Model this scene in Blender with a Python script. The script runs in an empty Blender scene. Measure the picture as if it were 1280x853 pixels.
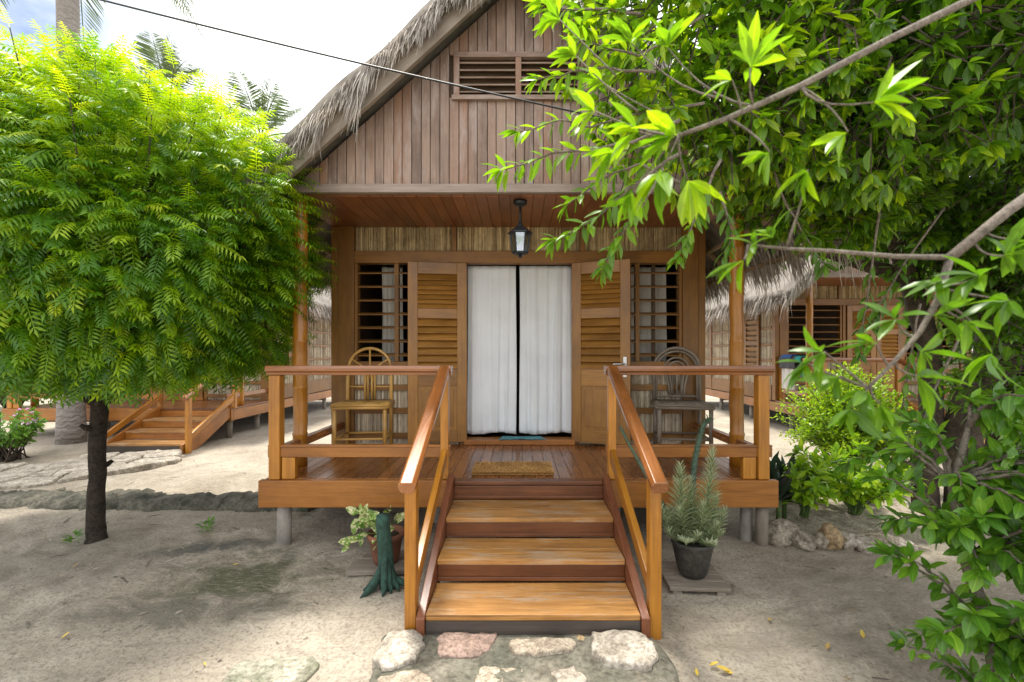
import bpy, bmesh, math, random
import numpy as np
from mathutils import Vector, Matrix, Quaternion
R = math.radians
rng = random.Random(7)
nr = np.random.default_rng(11)
sc = bpy.context.scene
COL = sc.collection

# ------------------------------------------------------------------ camera numbers
FPX, CX, CY, CAMZ = 569.0, 648.0, 440.0, 1.47
def at(px, py, d):
    """a point of the garden seen in direction (px,py) at distance d in front of the viewer"""
    return Vector(((px - CX) / FPX * d, d, CAMZ - (py - CY) / FPX * d))

# ------------------------------------------------------------------ materials
MATS = {}
def newmat(name):
    m = bpy.data.materials.new(name); m.use_nodes = True
    nt = m.node_tree; nt.nodes.clear()
    out = nt.nodes.new('ShaderNodeOutputMaterial')
    MATS[name] = m
    return m, nt, out
def N(nt, t, **kw):
    n = nt.nodes.new(t)
    for k, v in kw.items():
        if k in n.inputs: n.inputs[k].default_value = v
        else: setattr(n, k, v)
    return n
def L(nt, a, b): nt.links.new(a, b)
def ramp(nt, stops, interp='LINEAR'):
    n = nt.nodes.new('ShaderNodeValToRGB'); e = n.color_ramp.elements
    n.color_ramp.interpolation = interp
    while len(e) < len(stops): e.new(0.5)
    for el, (p, c) in zip(e, stops):
        el.position = p; el.color = c if len(c) == 4 else (*c, 1)
    return n
def mixc(nt, fac, a, b, mode='MIX'):
    n = nt.nodes.new('ShaderNodeMix'); n.data_type = 'RGBA'; n.blend_type = mode
    for i, v in ((0, fac), (6, a), (7, b)):
        if hasattr(v, 'links') or isinstance(v, bpy.types.NodeSocket): nt.links.new(v, n.inputs[i])
        else: n.inputs[i].default_value = v if not isinstance(v, tuple) or len(v) == 4 else (*v, 1)
    return n.outputs[2]
def mth(nt, op, a, b=0.0):
    n = nt.nodes.new('ShaderNodeMath'); n.operation = op
    for i, v in ((0, a), (1, b)):
        if isinstance(v, bpy.types.NodeSocket): nt.links.new(v, n.inputs[i])
        else: n.inputs[i].default_value = v
    return n.outputs[0]
def attr(nt, name): return N(nt, 'ShaderNodeAttribute', attribute_name=name)

def wood(name, dark, light, rough=0.4, coat=0.0, grain=1.0, var=0.35, bump=0.25, wear=None, tint=None, spec=0.5, fine=0.45, streak=0.35):
    m, nt, out = newmat(name)
    gc = attr(nt, 'gc'); rnd = attr(nt, 'rnd')
    mp = N(nt, 'ShaderNodeMapping'); mp.inputs['Scale'].default_value = (1.6, 16 * grain, 16 * grain)
    L(nt, gc.outputs['Vector'], mp.inputs['Vector'])
    n1 = N(nt, 'ShaderNodeTexNoise', Scale=1.6, Detail=6.0, Roughness=0.62, Distortion=0.6)
    L(nt, mp.outputs[0], n1.inputs['Vector'])
    mp2 = N(nt, 'ShaderNodeMapping'); mp2.inputs['Scale'].default_value = (5, 150 * grain, 150 * grain)
    L(nt, gc.outputs['Vector'], mp2.inputs['Vector'])
    n2 = N(nt, 'ShaderNodeTexNoise', Scale=1.0, Detail=3.0, Roughness=0.6)
    L(nt, mp2.outputs[0], n2.inputs['Vector'])
    r1 = ramp(nt, [(0.3, dark), (0.72, light)])
    L(nt, n1.outputs['Fac'], r1.inputs['Fac'])
    c = mixc(nt, fine, r1.outputs['Color'], mixc(nt, n2.outputs['Fac'], tuple(.45 * x for x in dark), tuple(1.25 * x for x in light)))
    mps = N(nt, 'ShaderNodeMapping'); mps.inputs['Scale'].default_value = (1.1, 34 * grain, 34 * grain); mps.inputs['Location'].default_value = (5, 2, 9)
    L(nt, gc.outputs['Vector'], mps.inputs['Vector'])
    ns = N(nt, 'ShaderNodeTexNoise', Scale=1.5, Detail=7.0, Roughness=0.66, Distortion=.9); L(nt, mps.outputs[0], ns.inputs['Vector'])
    rs = ramp(nt, [(0.30, (.30, .27, .25)), (0.47, (1, 1, 1)), (.62, (1, 1, 1)), (.75, (1.22, 1.2, 1.16))]); L(nt, ns.outputs['Fac'], rs.inputs['Fac'])
    c = mixc(nt, streak, c, rs.outputs['Color'], 'MULTIPLY')
    # big slow blotches of the finish
    n3 = N(nt, 'ShaderNodeTexNoise', Scale=2.2, Detail=4.0, Roughness=0.6)
    L(nt, gc.outputs['Vector'], n3.inputs['Vector'])
    bl = ramp(nt, [(0.34, (.62, .58, .56)), (0.56, (1, 1, 1))]); L(nt, n3.outputs['Fac'], bl.inputs['Fac'])
    c = mixc(nt, 0.75, c, bl.outputs['Color'], 'MULTIPLY')
    hs = N(nt, 'ShaderNodeHueSaturation'); L(nt, c, hs.inputs['Color'])
    L(nt, mth(nt, 'ADD', mth(nt, 'MULTIPLY', rnd.outputs['Fac'], var), 1 - var / 2), hs.inputs['Value'])
    c = hs.outputs[0]
    if tint:      # some boards are of another tone
        sel = ramp(nt, [(0.62, (0, 0, 0)), (0.95, (1, 1, 1))])
        fr = mth(nt, 'FRACT', mth(nt, 'MULTIPLY', rnd.outputs['Fac'], 7.31))
        L(nt, fr, sel.inputs['Fac'])
        c = mixc(nt, mth(nt, 'MULTIPLY', sel.outputs['Color'], mth(nt, 'MULTIPLY', n1.outputs['Fac'], 1.1)), c, tint)
    if wear:      # bare or greyed patches
        n4 = N(nt, 'ShaderNodeTexNoise', Scale=3.1, Detail=7.0, Roughness=0.7)
        mp4 = N(nt, 'ShaderNodeMapping'); mp4.inputs['Scale'].default_value = (0.7, 3, 3); mp4.inputs['Location'].default_value = (3, 7, 1)
        L(nt, gc.outputs['Vector'], mp4.inputs['Vector']); L(nt, mp4.outputs[0], n4.inputs['Vector'])
        w = ramp(nt, [(0.5, (0, 0, 0)), (0.68, (1, 1, 1))]); L(nt, n4.outputs['Fac'], w.inputs['Fac'])
        c = mixc(nt, mth(nt, 'MULTIPLY', w.outputs['Color'], 0.75), c, wear)
    p = N(nt, 'ShaderNodeBsdfPrincipled', Roughness=rough)
    p.inputs['Specular IOR Level'].default_value = spec
    p.inputs['Coat Weight'].default_value = coat; p.inputs['Coat Roughness'].default_value = 0.18
    L(nt, c, p.inputs['Base Color'])
    L(nt, mth(nt, 'ADD', mth(nt, 'MULTIPLY', n1.outputs['Fac'], 0.35), rough - 0.17), p.inputs['Roughness'])
    b = N(nt, 'ShaderNodeBump', Strength=bump, Distance=0.004)
    L(nt, mth(nt, 'ADD', n2.outputs['Fac'], mth(nt, 'MULTIPLY', n1.outputs['Fac'], 1.3)), b.inputs['Height'])
    L(nt, b.outputs[0], p.inputs['Normal'])
    L(nt, p.outputs[0], out.inputs[0])
    return m

def plain(name, col, rough=0.6, metal=0.0, vary=0.25, scale=9.0, bump=0.15, col2=None):
    m, nt, out = newmat(name)
    tc = N(nt, 'ShaderNodeTexCoord')
    n1 = N(nt, 'ShaderNodeTexNoise', Scale=scale, Detail=6.0, Roughness=0.65)
    L(nt, tc.outputs['Object'], n1.inputs['Vector'])
    c2 = col2 or tuple(x * (1 - vary * 1.6) for x in col)
    r1 = ramp(nt, [(0.32, c2), (0.62, col)]); L(nt, n1.outputs['Fac'], r1.inputs['Fac'])
    p = N(nt, 'ShaderNodeBsdfPrincipled', Roughness=rough, Metallic=metal)
    n2 = N(nt, 'ShaderNodeTexNoise', Scale=scale * 9, Detail=5.0, Roughness=0.7)
    L(nt, tc.outputs['Object'], n2.inputs['Vector'])
    if bump >= .5:
        r2_ = ramp(nt, [(.36, (.42, .40, .37)), (.5, (.95, .95, .95)), (.66, (1.3, 1.3, 1.28))]); L(nt, n2.outputs['Fac'], r2_.inputs['Fac'])
        n3 = N(nt, 'ShaderNodeTexNoise', Scale=scale * 3, Detail=6.0, Roughness=0.7); L(nt, tc.outputs['Object'], n3.inputs['Vector'])
        r3_ = ramp(nt, [(.38, (.55, .53, .5)), (.55, (1.05, 1.05, 1.05))]); L(nt, n3.outputs['Fac'], r3_.inputs['Fac'])
        L(nt, mixc(nt, .8, mixc(nt, .8, r1.outputs['Color'], r2_.outputs['Color'], 'MULTIPLY'), r3_.outputs['Color'], 'MULTIPLY'), p.inputs['Base Color'])
    else: L(nt, r1.outputs['Color'], p.inputs['Base Color'])
    b = N(nt, 'ShaderNodeBump', Strength=bump, Distance=0.01)
    L(nt, mth(nt, 'ADD', n1.outputs['Fac'], mth(nt, 'MULTIPLY', n2.outputs['Fac'], 0.4)), b.inputs['Height'])
    L(nt, b.outputs[0], p.inputs['Normal'])
    L(nt, p.outputs[0], out.inputs[0])
    return m

def strandmat(name, dark, light, rough=0.8, transl=0.0):
    m, nt, out = newmat(name)
    rnd = attr(nt, 'rnd'); gc = attr(nt, 'gc')
    n1 = N(nt, 'ShaderNodeTexNoise', Scale=14.0, Detail=4.0); L(nt, gc.outputs['Vector'], n1.inputs['Vector'])
    r1 = ramp(nt, [(0.0, dark), (1.0, light)])
    L(nt, mth(nt, 'ADD', mth(nt, 'MULTIPLY', rnd.outputs['Fac'], 0.75), mth(nt, 'MULTIPLY', mth(nt, 'SUBTRACT', n1.outputs['Fac'], 0.4), 0.8)), r1.inputs['Fac'])
    p = N(nt, 'ShaderNodeBsdfPrincipled', Roughness=rough)
    tc = N(nt, 'ShaderNodeTexCoord'); nn_ = N(nt, 'ShaderNodeTexNoise', Scale=2.6, Detail=6.0, Roughness=.7); L(nt, tc.outputs['Object'], nn_.inputs['Vector'])
    rr_ = ramp(nt, [(.36, (.55, .50, .46)), (.52, (1, 1, 1)), (.68, (1.15, 1.1, 1.0))]); L(nt, nn_.outputs['Fac'], rr_.inputs['Fac'])
    L(nt, mixc(nt, .85, r1.outputs['Color'], rr_.outputs['Color'], 'MULTIPLY'), p.inputs['Base Color'])
    L(nt, p.outputs[0], out.inputs[0])
    return m

def leafmat(name, stops, tcol, transl=0.45, rough=0.42, spec=0.5, edge=None):
    """stops: colour ramp over the per-leaf attribute lc"""
    m, nt, out = newmat(name)
    lc = attr(nt, 'lc')
    r1 = ramp(nt, stops); L(nt, lc.outputs['Fac'], r1.inputs['Fac'])
    c = r1.outputs['Color']
    if edge:
        tc = N(nt, 'ShaderNodeTexCoord'); n1 = N(nt, 'ShaderNodeTexNoise', Scale=38.0, Detail=3.0)
        L(nt, tc.outputs['Object'], n1.inputs['Vector'])
        w = ramp(nt, [(0.46, (0, 0, 0)), (0.56, (1, 1, 1))]); L(nt, n1.outputs['Fac'], w.inputs['Fac'])
        c = mixc(nt, w.outputs['Color'], c, edge)
    tco = N(nt, 'ShaderNodeTexCoord'); nb1 = N(nt, 'ShaderNodeTexNoise', Scale=42.0, Detail=4.0, Roughness=.7); L(nt, tco.outputs['Object'], nb1.inputs['Vector'])
    rb1 = ramp(nt, [(.30, (.62, .55, .4)), (.44, (1, 1, 1)), (.60, (1, 1, 1)), (.74, (1.25, 1.15, 1.05))]); L(nt, nb1.outputs['Fac'], rb1.inputs['Fac'])
    c = mixc(nt, .85, c, rb1.outputs['Color'], 'MULTIPLY')
    rv_ = ramp(nt, [(.86, (1, 1, 1)), (.97, (1.55, 1.4, 1.5))]); L(nt, attr(nt, 'rnd').outputs['Fac'], rv_.inputs['Fac'])
    c = mixc(nt, 1.0, c, rv_.outputs['Color'], 'MULTIPLY')
    p = N(nt, 'ShaderNodeBsdfPrincipled', Roughness=rough)
    p.inputs['Specular IOR Level'].default_value = spec
    L(nt, c, p.inputs['Base Color'])
    t = N(nt, 'ShaderNodeBsdfTranslucent')
    L(nt, mixc(nt, 1.0, c, tcol, 'MULTIPLY'), t.inputs['Color'])
    mx = N(nt, 'ShaderNodeMixShader', Fac=transl)
    L(nt, p.outputs[0], mx.inputs[1]); L(nt, t.outputs[0], mx.inputs[2])
    L(nt, mx.outputs[0], out.inputs[0])
    return m

wood('varnished post wood', (.27, .092, .007), (.58, .245, .022), rough=.36, coat=.25, var=.3)
wood('rail wood', (.20, .066, .018), (.41, .15, .04), rough=.24, coat=.8, var=.2, bump=.12)
wood('red stair wood', (.15, .048, .021), (.30, .105, .045), rough=.42, coat=.1, var=.2)
wood('riser wood', (.10, .032, .011), (.21, .073, .023), rough=.4, coat=.15, var=.2)
wood('tread wood', (.22, .080, .015), (.57, .29, .08), rough=.55, var=.35, wear=(.44, .35, .25), bump=.5, fine=.6, streak=.95)
wood('deck wood', (.19, .062, .016), (.37, .140, .038), rough=.28, coat=.35, var=.4, bump=.12)
wood('fascia wood', (.24, .082, .011), (.46, .18, .028), rough=.42, coat=.15, var=.2)
wood('wall wood', (.15, .063, .010), (.30, .138, .023), rough=.5, var=.25)
wood('door wood', (.20, .086, .012), (.41, .192, .032), rough=.42, coat=.1, var=.3)
wood('gable wood', (.20, .133, .10), (.385, .272, .212), rough=.62, var=.5, tint=(.30, .14, .07), bump=.4, streak=.6, wear=(.40, .33, .30))
wood('weathered beam wood', (.24, .18, .15), (.42, .34, .29), rough=.7, var=.2)
wood('ceiling wood', (.20, .066, .02), (.34, .125, .042), rough=.4, coat=.15, var=.35)
wood('grey timber', (.14, .115, .09), (.34, .29, .23), rough=.85, var=.3, bump=.6)
wood('barge wood', (.22, .175, .14), (.38, .32, .26), rough=.7, var=.1, wear=(.2, .16, .14))
wood('dark plinth wood', (.035, .027, .022), (.085, .066, .052), rough=.7, var=.2)
wood('bamboo', (.44, .23, .05), (.72, .44, .13), rough=.38, coat=.1, grain=.6, var=.3)
wood('grey rattan', (.13, .105, .08), (.30, .245, .19), rough=.55, grain=.6, var=.3)
wood('pole wood', (.20, .13, .07), (.36, .26, .15), rough=.7, grain=.6, var=.3)
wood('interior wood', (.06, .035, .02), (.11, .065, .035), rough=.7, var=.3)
strandmat('reed', (.20, .135, .06), (.78, .63, .36))
strandmat('reed weathered', (.22, .17, .11), (.78, .69, .54))
strandmat('thatch', (.09, .077, .063), (.29, .255, .215))
strandmat('thatch tips', (.16, .135, .11), (.80, .74, .68))
plain('concrete post', (.34, .31, .27), rough=.9, scale=7, bump=.4)
plain('stone light', (.50, .445, .37), rough=.85, scale=6, bump=.9, col2=(.25, .215, .17))
plain('stone pink', (.36, .25, .20), rough=.85, scale=7, bump=.8, col2=(.24, .165, .135))
plain('stone cream', (.50, .43, .33), rough=.85, scale=9, bump=1.0, col2=(.26, .20, .15))
plain('stone grey', (.38, .33, .255), rough=.9, scale=6, bump=.9, col2=(.19, .16, .12))
plain('stone ochre', (.44, .32, .17), rough=.85, scale=7, bump=.8, col2=(.24, .16, .09))
plain('mortar', (.20, .18, .14), rough=.9, scale=4, bump=.8, col2=(.09, .09, .065))
plain('kerb moss stone', (.17, .155, .12), rough=.95, scale=5, bump=1.0, col2=(.025, .03, .018))
plain('mossy slab', (.40, .375, .30), rough=.9, scale=5, bump=.8, col2=(.13, .14, .085))
plain('bed soil', (.42, .36, .29), rough=.95, scale=6, bump=1.0, col2=(.22, .185, .14))
plain('terracotta', (.22, .085, .045), rough=.75, scale=9, col2=(.10, .042, .025))
plain('black pot', (.030, .029, .026), rough=.7, scale=7, bump=.5, col2=(.075, .066, .052))
plain('pot soil', (.05, .037, .026), rough=1.0, scale=30, bump=.8)
plain('green paint', (.030, .090, .066), rough=.85, scale=11, bump=1.0, col2=(.016, .038, .027))
plain('black metal', (.045, .05, .058), rough=.4, metal=.6)
plain('steel', (.5, .5, .5), rough=.3, metal=1.0, vary=.1)
plain('cable rubber', (.02, .02, .022), rough=.5)
plain('coir', (.52, .29, .09), rough=1.0, scale=60, bump=1.0, col2=(.22, .105, .03))
plain('blue cloth', (.10, .34, .40), rough=.9, scale=25, bump=.5)
plain('turquoise cloth', (.03, .36, .33), rough=.9, scale=20)
plain('royal blue cloth', (.04, .12, .38), rough=.9, scale=20)
plain('charcoal cloth', (.10, .10, .115), rough=.95, scale=20)
plain('white cloth', (.72, .71, .69), rough=.9, scale=20, vary=.1)
plain('bark dark', (.105, .082, .062), rough=.95, scale=16, bump=1.0, col2=(.045, .036, .028))
plain('bark grey', (.22, .185, .15), rough=.9, scale=22, bump=.7, col2=(.12, .095, .075))
plain('bark brown', (.11, .082, .06), rough=.95, scale=12, bump=1.0, col2=(.035, .027, .021))
plain('stem green', (.10, .17, .04), rough=.6, scale=12)
plain('petal pink', (.62, .34, .58), rough=.6, scale=12, vary=.1)
plain('white plaster', (.7, .68, .64), rough=.8)

def palmbark():
    m, nt, out = newmat('palm bark')
    gc = attr(nt, 'gc')
    w = N(nt, 'ShaderNodeTexWave', Scale=3.4, Distortion=9.0, Detail=4.0); w.bands_direction = 'X'
    w.inputs['Detail Scale'].default_value = 2.5
    L(nt, gc.outputs['Vector'], w.inputs['Vector'])
    n1 = N(nt, 'ShaderNodeTexNoise', Scale=14.0, Detail=6.0, Roughness=.7); L(nt, gc.outputs['Vector'], n1.inputs['Vector'])
    r1 = ramp(nt, [(0.1, (.06, .05, .045)), (0.35, (.22, .195, .175)), (1, (.33, .30, .275))])
    L(nt, mth(nt, 'ADD', mth(nt, 'MULTIPLY', w.outputs['Fac'], .28), mth(nt, 'MULTIPLY', n1.outputs['Fac'], .75)), r1.inputs['Fac'])
    p = N(nt, 'ShaderNodeBsdfPrincipled', Roughness=.9); L(nt, r1.outputs['Color'], p.inputs['Base Color'])
    b = N(nt, 'ShaderNodeBump', Strength=.5, Distance=.02); L(nt, w.outputs['Fac'], b.inputs['Height']); L(nt, b.outputs[0], p.inputs['Normal'])
    L(nt, p.outputs[0], out.inputs[0])
palmbark()

def curtainmat(name, col):
    m, nt, out = newmat(name)
    tc = N(nt, 'ShaderNodeTexCoord')
    mp = N(nt, 'ShaderNodeMapping'); mp.inputs['Scale'].default_value = (400, 400, 400); L(nt, tc.outputs['Object'], mp.inputs['Vector'])
    n1 = N(nt, 'ShaderNodeTexNoise', Scale=1.0, Detail=2.0); L(nt, mp.outputs[0], n1.inputs['Vector'])
    n2 = N(nt, 'ShaderNodeTexNoise', Scale=2.5, Detail=5.0); L(nt, tc.outputs['Object'], n2.inputs['Vector'])
    r1 = ramp(nt, [(0.3, tuple(.88 * c for c in col)), (0.6, col)]); L(nt, n2.outputs['Fac'], r1.inputs['Fac'])
    p = N(nt, 'ShaderNodeBsdfPrincipled', Roughness=.9); L(nt, r1.outputs['Color'], p.inputs['Base Color'])
    b = N(nt, 'ShaderNodeBump', Strength=.15, Distance=.001); L(nt, n1.outputs['Fac'], b.inputs['Height']); L(nt, b.outputs[0], p.inputs['Normal'])
    L(nt, p.outputs[0], out.inputs[0])
curtainmat('curtain cotton', (.76, .795, .83))
curtainmat('curtain cream', (.62, .60, .55))

def glassmat():
    m, nt, out = newmat('lantern glass')
    g = N(nt, 'ShaderNodeBsdfGlossy', Roughness=.08); g.inputs['Color'].default_value = (.9, .95, 1, 1)
    t = N(nt, 'ShaderNodeBsdfTransparent'); t.inputs['Color'].default_value = (.62, .68, .72, 1)
    mx = N(nt, 'ShaderNodeMixShader', Fac=.3); L(nt, t.outputs[0], mx.inputs[1]); L(nt, g.outputs[0], mx.inputs[2])
    L(nt, mx.outputs[0], out.inputs[0])
glassmat()

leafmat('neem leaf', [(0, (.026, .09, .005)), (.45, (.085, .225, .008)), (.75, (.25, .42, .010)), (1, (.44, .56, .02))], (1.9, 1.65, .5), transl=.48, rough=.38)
leafmat('tree leaf', [(0, (.028, .075, .010)), (.5, (.072, .165, .014)), (.80, (.155, .30, .014)), (.985, (.30, .43, .015)), (1, (.5, .42, .03))], (1.7, 1.75, .5), transl=.46, rough=.36)
leafmat('shrub leaf', [(0, (.045, .13, .015)), (.6, (.11, .26, .02)), (1, (.22, .40, .03))], (1.6, 1.6, .7), transl=.35, rough=.34)
leafmat('lime leaf', [(0, (.10, .24, .015)), (.6, (.24, .42, .02)), (1, (.42, .55, .03))], (1.5, 1.5, .6), transl=.4, rough=.4)
leafmat('purple leaf', [(0, (.02, .05, .025)), (.6, (.045, .075, .045)), (1, (.10, .055, .085))], (1, 1, 1), transl=.15, rough=.35)
leafmat('bottlebrush leaf', [(0, (.20, .25, .14)), (.6, (.42, .48, .31)), (1, (.62, .66, .48))], (1.2, 1.3, .8), transl=.35, rough=.55)
leafmat('cactus skin', [(0, (.045, .085, .05)), (1, (.10, .16, .09))], (1, 1, 1), transl=.05, rough=.5)
leafmat('pothos leaf', [(0, (.09, .22, .03)), (1, (.25, .38, .08))], (1.3, 1.3, .7), transl=.3, rough=.35, edge=(.62, .62, .36))
leafmat('palm leaf', [(0, (.07, .11, .06)), (1, (.17, .22, .12))], (1.2, 1.3, .7), transl=.25, rough=.4)
leafmat('flower leaf', [(0, (.07, .18, .025)), (1, (.20, .38, .05))], (1.4, 1.4, .7), transl=.35)
leafmat('dry leaf', [(0, (.30, .19, .07)), (1, (.62, .46, .06))], (1, 1, 1), transl=.15, rough=.6)

# ------------------------------------------------------------------ object helpers
def link(o, parent=None):
    COL.objects.link(o)
    if parent is not None: o.parent = parent
    return o
def tag(o, label=None, cat=None, group=None, kind=None):
    if label: o['label'] = label
    if cat: o['category'] = cat
    if group: o['group'] = group
    if kind: o['kind'] = kind
    return o
def thing(name, label, cat, loc=(0, 0, 0), rz=0.0, group=None):
    o = bpy.data.objects.new(name, None); o.empty_display_size = .1
    o.location = loc; o.rotation_euler = (0, 0, rz)
    return tag(link(o), label, cat, group)
def copy_tree(o, parent=None):
    c = o.copy(); COL.objects.link(c)
    if parent is not None: c.parent = parent
    for ch in list(o.children): copy_tree(ch, c)
    return c

class MB:
    """collects boards, bars, tubes and turned shapes; build() links them as one mesh.
    gc = coordinates in the board's own frame (x along the grain), rnd = one number per board"""
    def __init__(s): s.v = []; s.f = []; s.g = []; s.r = []
    def add(s, vs, fs, gs=None, rnd=None):
        o = len(s.v); r = rng.random() if rnd is None else rnd
        off = Vector((rng.random() * 40, rng.random() * 40, rng.random() * 40))
        s.v += [tuple(v) for v in vs]
        s.g += [tuple(Vector(g) + off) for g in (gs if gs is not None else vs)]
        s.r += [r] * len(vs)
        s.f += [tuple(i + o for i in f) for f in fs]
    def box(s, c, size, M=None, rnd=None):
        c = Vector(c); h = [x / 2 for x in size]
        k = max(range(3), key=lambda i: size[i]); order = [k] + [i for i in range(3) if i != k]
        vs, gs = [], []
        for dx in (-1, 1):
            for dy in (-1, 1):
                for dz in (-1, 1):
                    p = Vector((dx * h[0], dy * h[1], dz * h[2]))
                    gs.append((p[order[0]], p[order[1]], p[order[2]]))
                    vs.append(c + (M @ p if M is not None else p))
        s.add(vs, [(0, 1, 3, 2), (4, 6, 7, 5), (0, 4, 5, 1), (2, 3, 7, 6), (0, 2, 6, 4), (1, 5, 7, 3)], gs, rnd)
        return s
    def span(s, x0, x1, y0, y1, z0, z1, rnd=None):
        return s.box(((x0 + x1) / 2, (y0 + y1) / 2, (z0 + z1) / 2), (abs(x1 - x0), abs(y1 - y0), abs(z1 - z0)), None, rnd)
    def bar(s, p0, p1, w, h, up=(0, 0, 1), rnd=None):
        p0, p1 = Vector(p0), Vector(p1); a = (p1 - p0); ln = a.length; a.normalize()
        sd = a.cross(Vector(up)); sd.normalize(); u = sd.cross(a)
        M = Matrix((a, sd, u)).transposed()
        return s.box((p0 + p1) / 2, (ln, w, h), M, rnd)
    def extrude(s, prof, p0, p1, up=(0, 0, 1), rnd=None):
        """closed outline (side, up) swept from p0 to p1"""
        p0, p1 = Vector(p0), Vector(p1); a = (p1 - p0); ln = a.length; a.normalize()
        sd = a.cross(Vector(up)); sd.normalize(); u = sd.cross(a); n = len(prof)
        vs = [p + sd * x + u * y for p in (p0, p1) for (x, y) in prof]
        gs = [(t, x, y) for t in (0, ln) for (x, y) in prof]
        fs = [(i, (i + 1) % n, n + (i + 1) % n, n + i) for i in range(n)] + [tuple(range(n))[::-1], tuple(range(n, 2 * n))]
        s.add(vs, fs, gs, rnd); return s
    def tube(s, pts, rad, n=8, rnd=None, cap=True):
        pts = [Vector(p) for p in pts]
        if not hasattr(rad, '__len__'): rad = [rad] * len(pts)
        vs, gs, fs = [], [], []; ref = None; ln = 0
        for i, p in enumerate(pts):
            t = (pts[min(i + 1, len(pts) - 1)] - pts[max(i - 1, 0)])
            if t.length < 1e-9: t = Vector((0, 0, 1))
            t.normalize()
            if ref is None: ref = Vector((1, 0, 0)) if abs(t.x) < .8 else Vector((0, 1, 0))
            ref = ref - t * ref.dot(t); ref.normalize(); b = t.cross(ref)
            if i: ln += (p - pts[i - 1]).length
            for k in range(n):
                an = 2 * math.pi * k / n
                vs.append(p + (ref * math.cos(an) + b * math.sin(an)) * rad[i])
                gs.append((ln, math.cos(an) * rad[i], math.sin(an) * rad[i]))
        for i in range(len(pts) - 1):
            for k in range(n):
                k2 = (k + 1) % n
                fs.append((i * n + k, i * n + k2, (i + 1) * n + k2, (i + 1) * n + k))
        if cap:
            fs.append(tuple(range(n))[::-1]); fs.append(tuple(range((len(pts) - 1) * n, len(pts) * n)))
        s.add(vs, fs, gs, rnd); return s
    def lathe(s, prof, c=(0, 0, 0), n=24, rnd=None, rot=0.0):
        c = Vector(c); vs, fs = [], []; m = len(prof)
        for k in range(n):
            a = 2 * math.pi * k / n + rot
            for (r, z) in prof: vs.append(c + Vector((r * math.cos(a), r * math.sin(a), z)))
        for k in range(n):
            k2 = (k + 1) % n
            for j in range(m - 1): fs.append((k * m + j, k2 * m + j, k2 * m + j + 1, k * m + j + 1))
        if prof[0][0] > 1e-5: fs.append(tuple(k * m for k in range(n))[::-1])
        if prof[-1][0] > 1e-5: fs.append(tuple(k * m + m - 1 for k in range(n)))
        s.add(vs, fs, None, rnd); return s
    def build(s, name, mat, parent=None, bevel=0.0, smooth=False, seg=2):
        me = bpy.data.meshes.new(name); me.from_pydata(s.v, [], s.f)
        a = me.attributes.new('gc', 'FLOAT_VECTOR', 'POINT'); a.data.foreach_set('vector', np.array(s.g, 'f').ravel())
        b = me.attributes.new('rnd', 'FLOAT', 'POINT'); b.data.foreach_set('value', np.array(s.r, 'f'))
        me.materials.append(MATS[mat])
        if smooth: me.polygons.foreach_set('use_smooth', [True] * len(me.polygons))
        me.update()
        o = link(bpy.data.objects.new(name, me), parent)
        if bevel:
            md = o.modifiers.new('bevel', 'BEVEL'); md.width = bevel; md.segments = seg; md.limit_method = 'ANGLE'; md.angle_limit = R(40)
        return o

def npmesh(name, V, T, mat, parent=None, lc=None, rnd=None, gc=None, smooth=False):
    """triangle mesh straight from arrays"""
    V = np.ascontiguousarray(V, 'f'); T = np.ascontiguousarray(T, 'i')
    me = bpy.data.meshes.new(name)
    me.vertices.add(len(V)); me.vertices.foreach_set('co', V.ravel())
    k = T.shape[1]
    me.loops.add(T.size); me.loops.foreach_set('vertex_index', T.ravel())
    me.polygons.add(len(T)); me.polygons.foreach_set('loop_start', np.arange(0, T.size, k, dtype='i'))
    if smooth: me.polygons.foreach_set('use_smooth', np.ones(len(T), bool))
    me.update(calc_edges=True)
    for nm, arr in (('lc', lc), ('rnd', rnd)):
        if arr is not None:
            a = me.attributes.new(nm, 'FLOAT', 'POINT'); a.data.foreach_set('value', np.ascontiguousarray(arr, 'f'))
    if gc is not None:
        a = me.attributes.new('gc', 'FLOAT_VECTOR', 'POINT'); a.data.foreach_set('vector', np.ascontiguousarray(gc, 'f').ravel())
    me.materials.append(MATS[mat])
    return link(bpy.data.objects.new(name, me), parent)

def nz(a): return a / np.maximum(np.linalg.norm(a, axis=-1, keepdims=True), 1e-9)
def vnoise(x, y, seed=0):
    x = np.asarray(x, float); y = np.asarray(y, float)
    xi = np.floor(x).astype(int); yi = np.floor(y).astype(int); xf = x - xi; yf = y - yi
    def h(a, b):
        n = (a * 374761393 + b * 668265263 + seed * 1442695041) & 0x7fffffff
        n = ((n ^ (n >> 13)) * 1274126177) & 0x7fffffff
        return ((n ^ (n >> 16)) & 0xffff) / 65535.0
    u = xf * xf * (3 - 2 * xf); v = yf * yf * (3 - 2 * yf)
    return (h(xi, yi) * (1 - u) + h(xi + 1, yi) * u) * (1 - v) + (h(xi, yi + 1) * (1 - u) + h(xi + 1, yi + 1) * u) * v
def fbm(x, y, seed=0, oct=4):
    s = 0; a = .5
    for i in range(oct): s = s + a * vnoise(x * 2 ** i, y * 2 ** i, seed + i * 17); a *= .5
    return s

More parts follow.
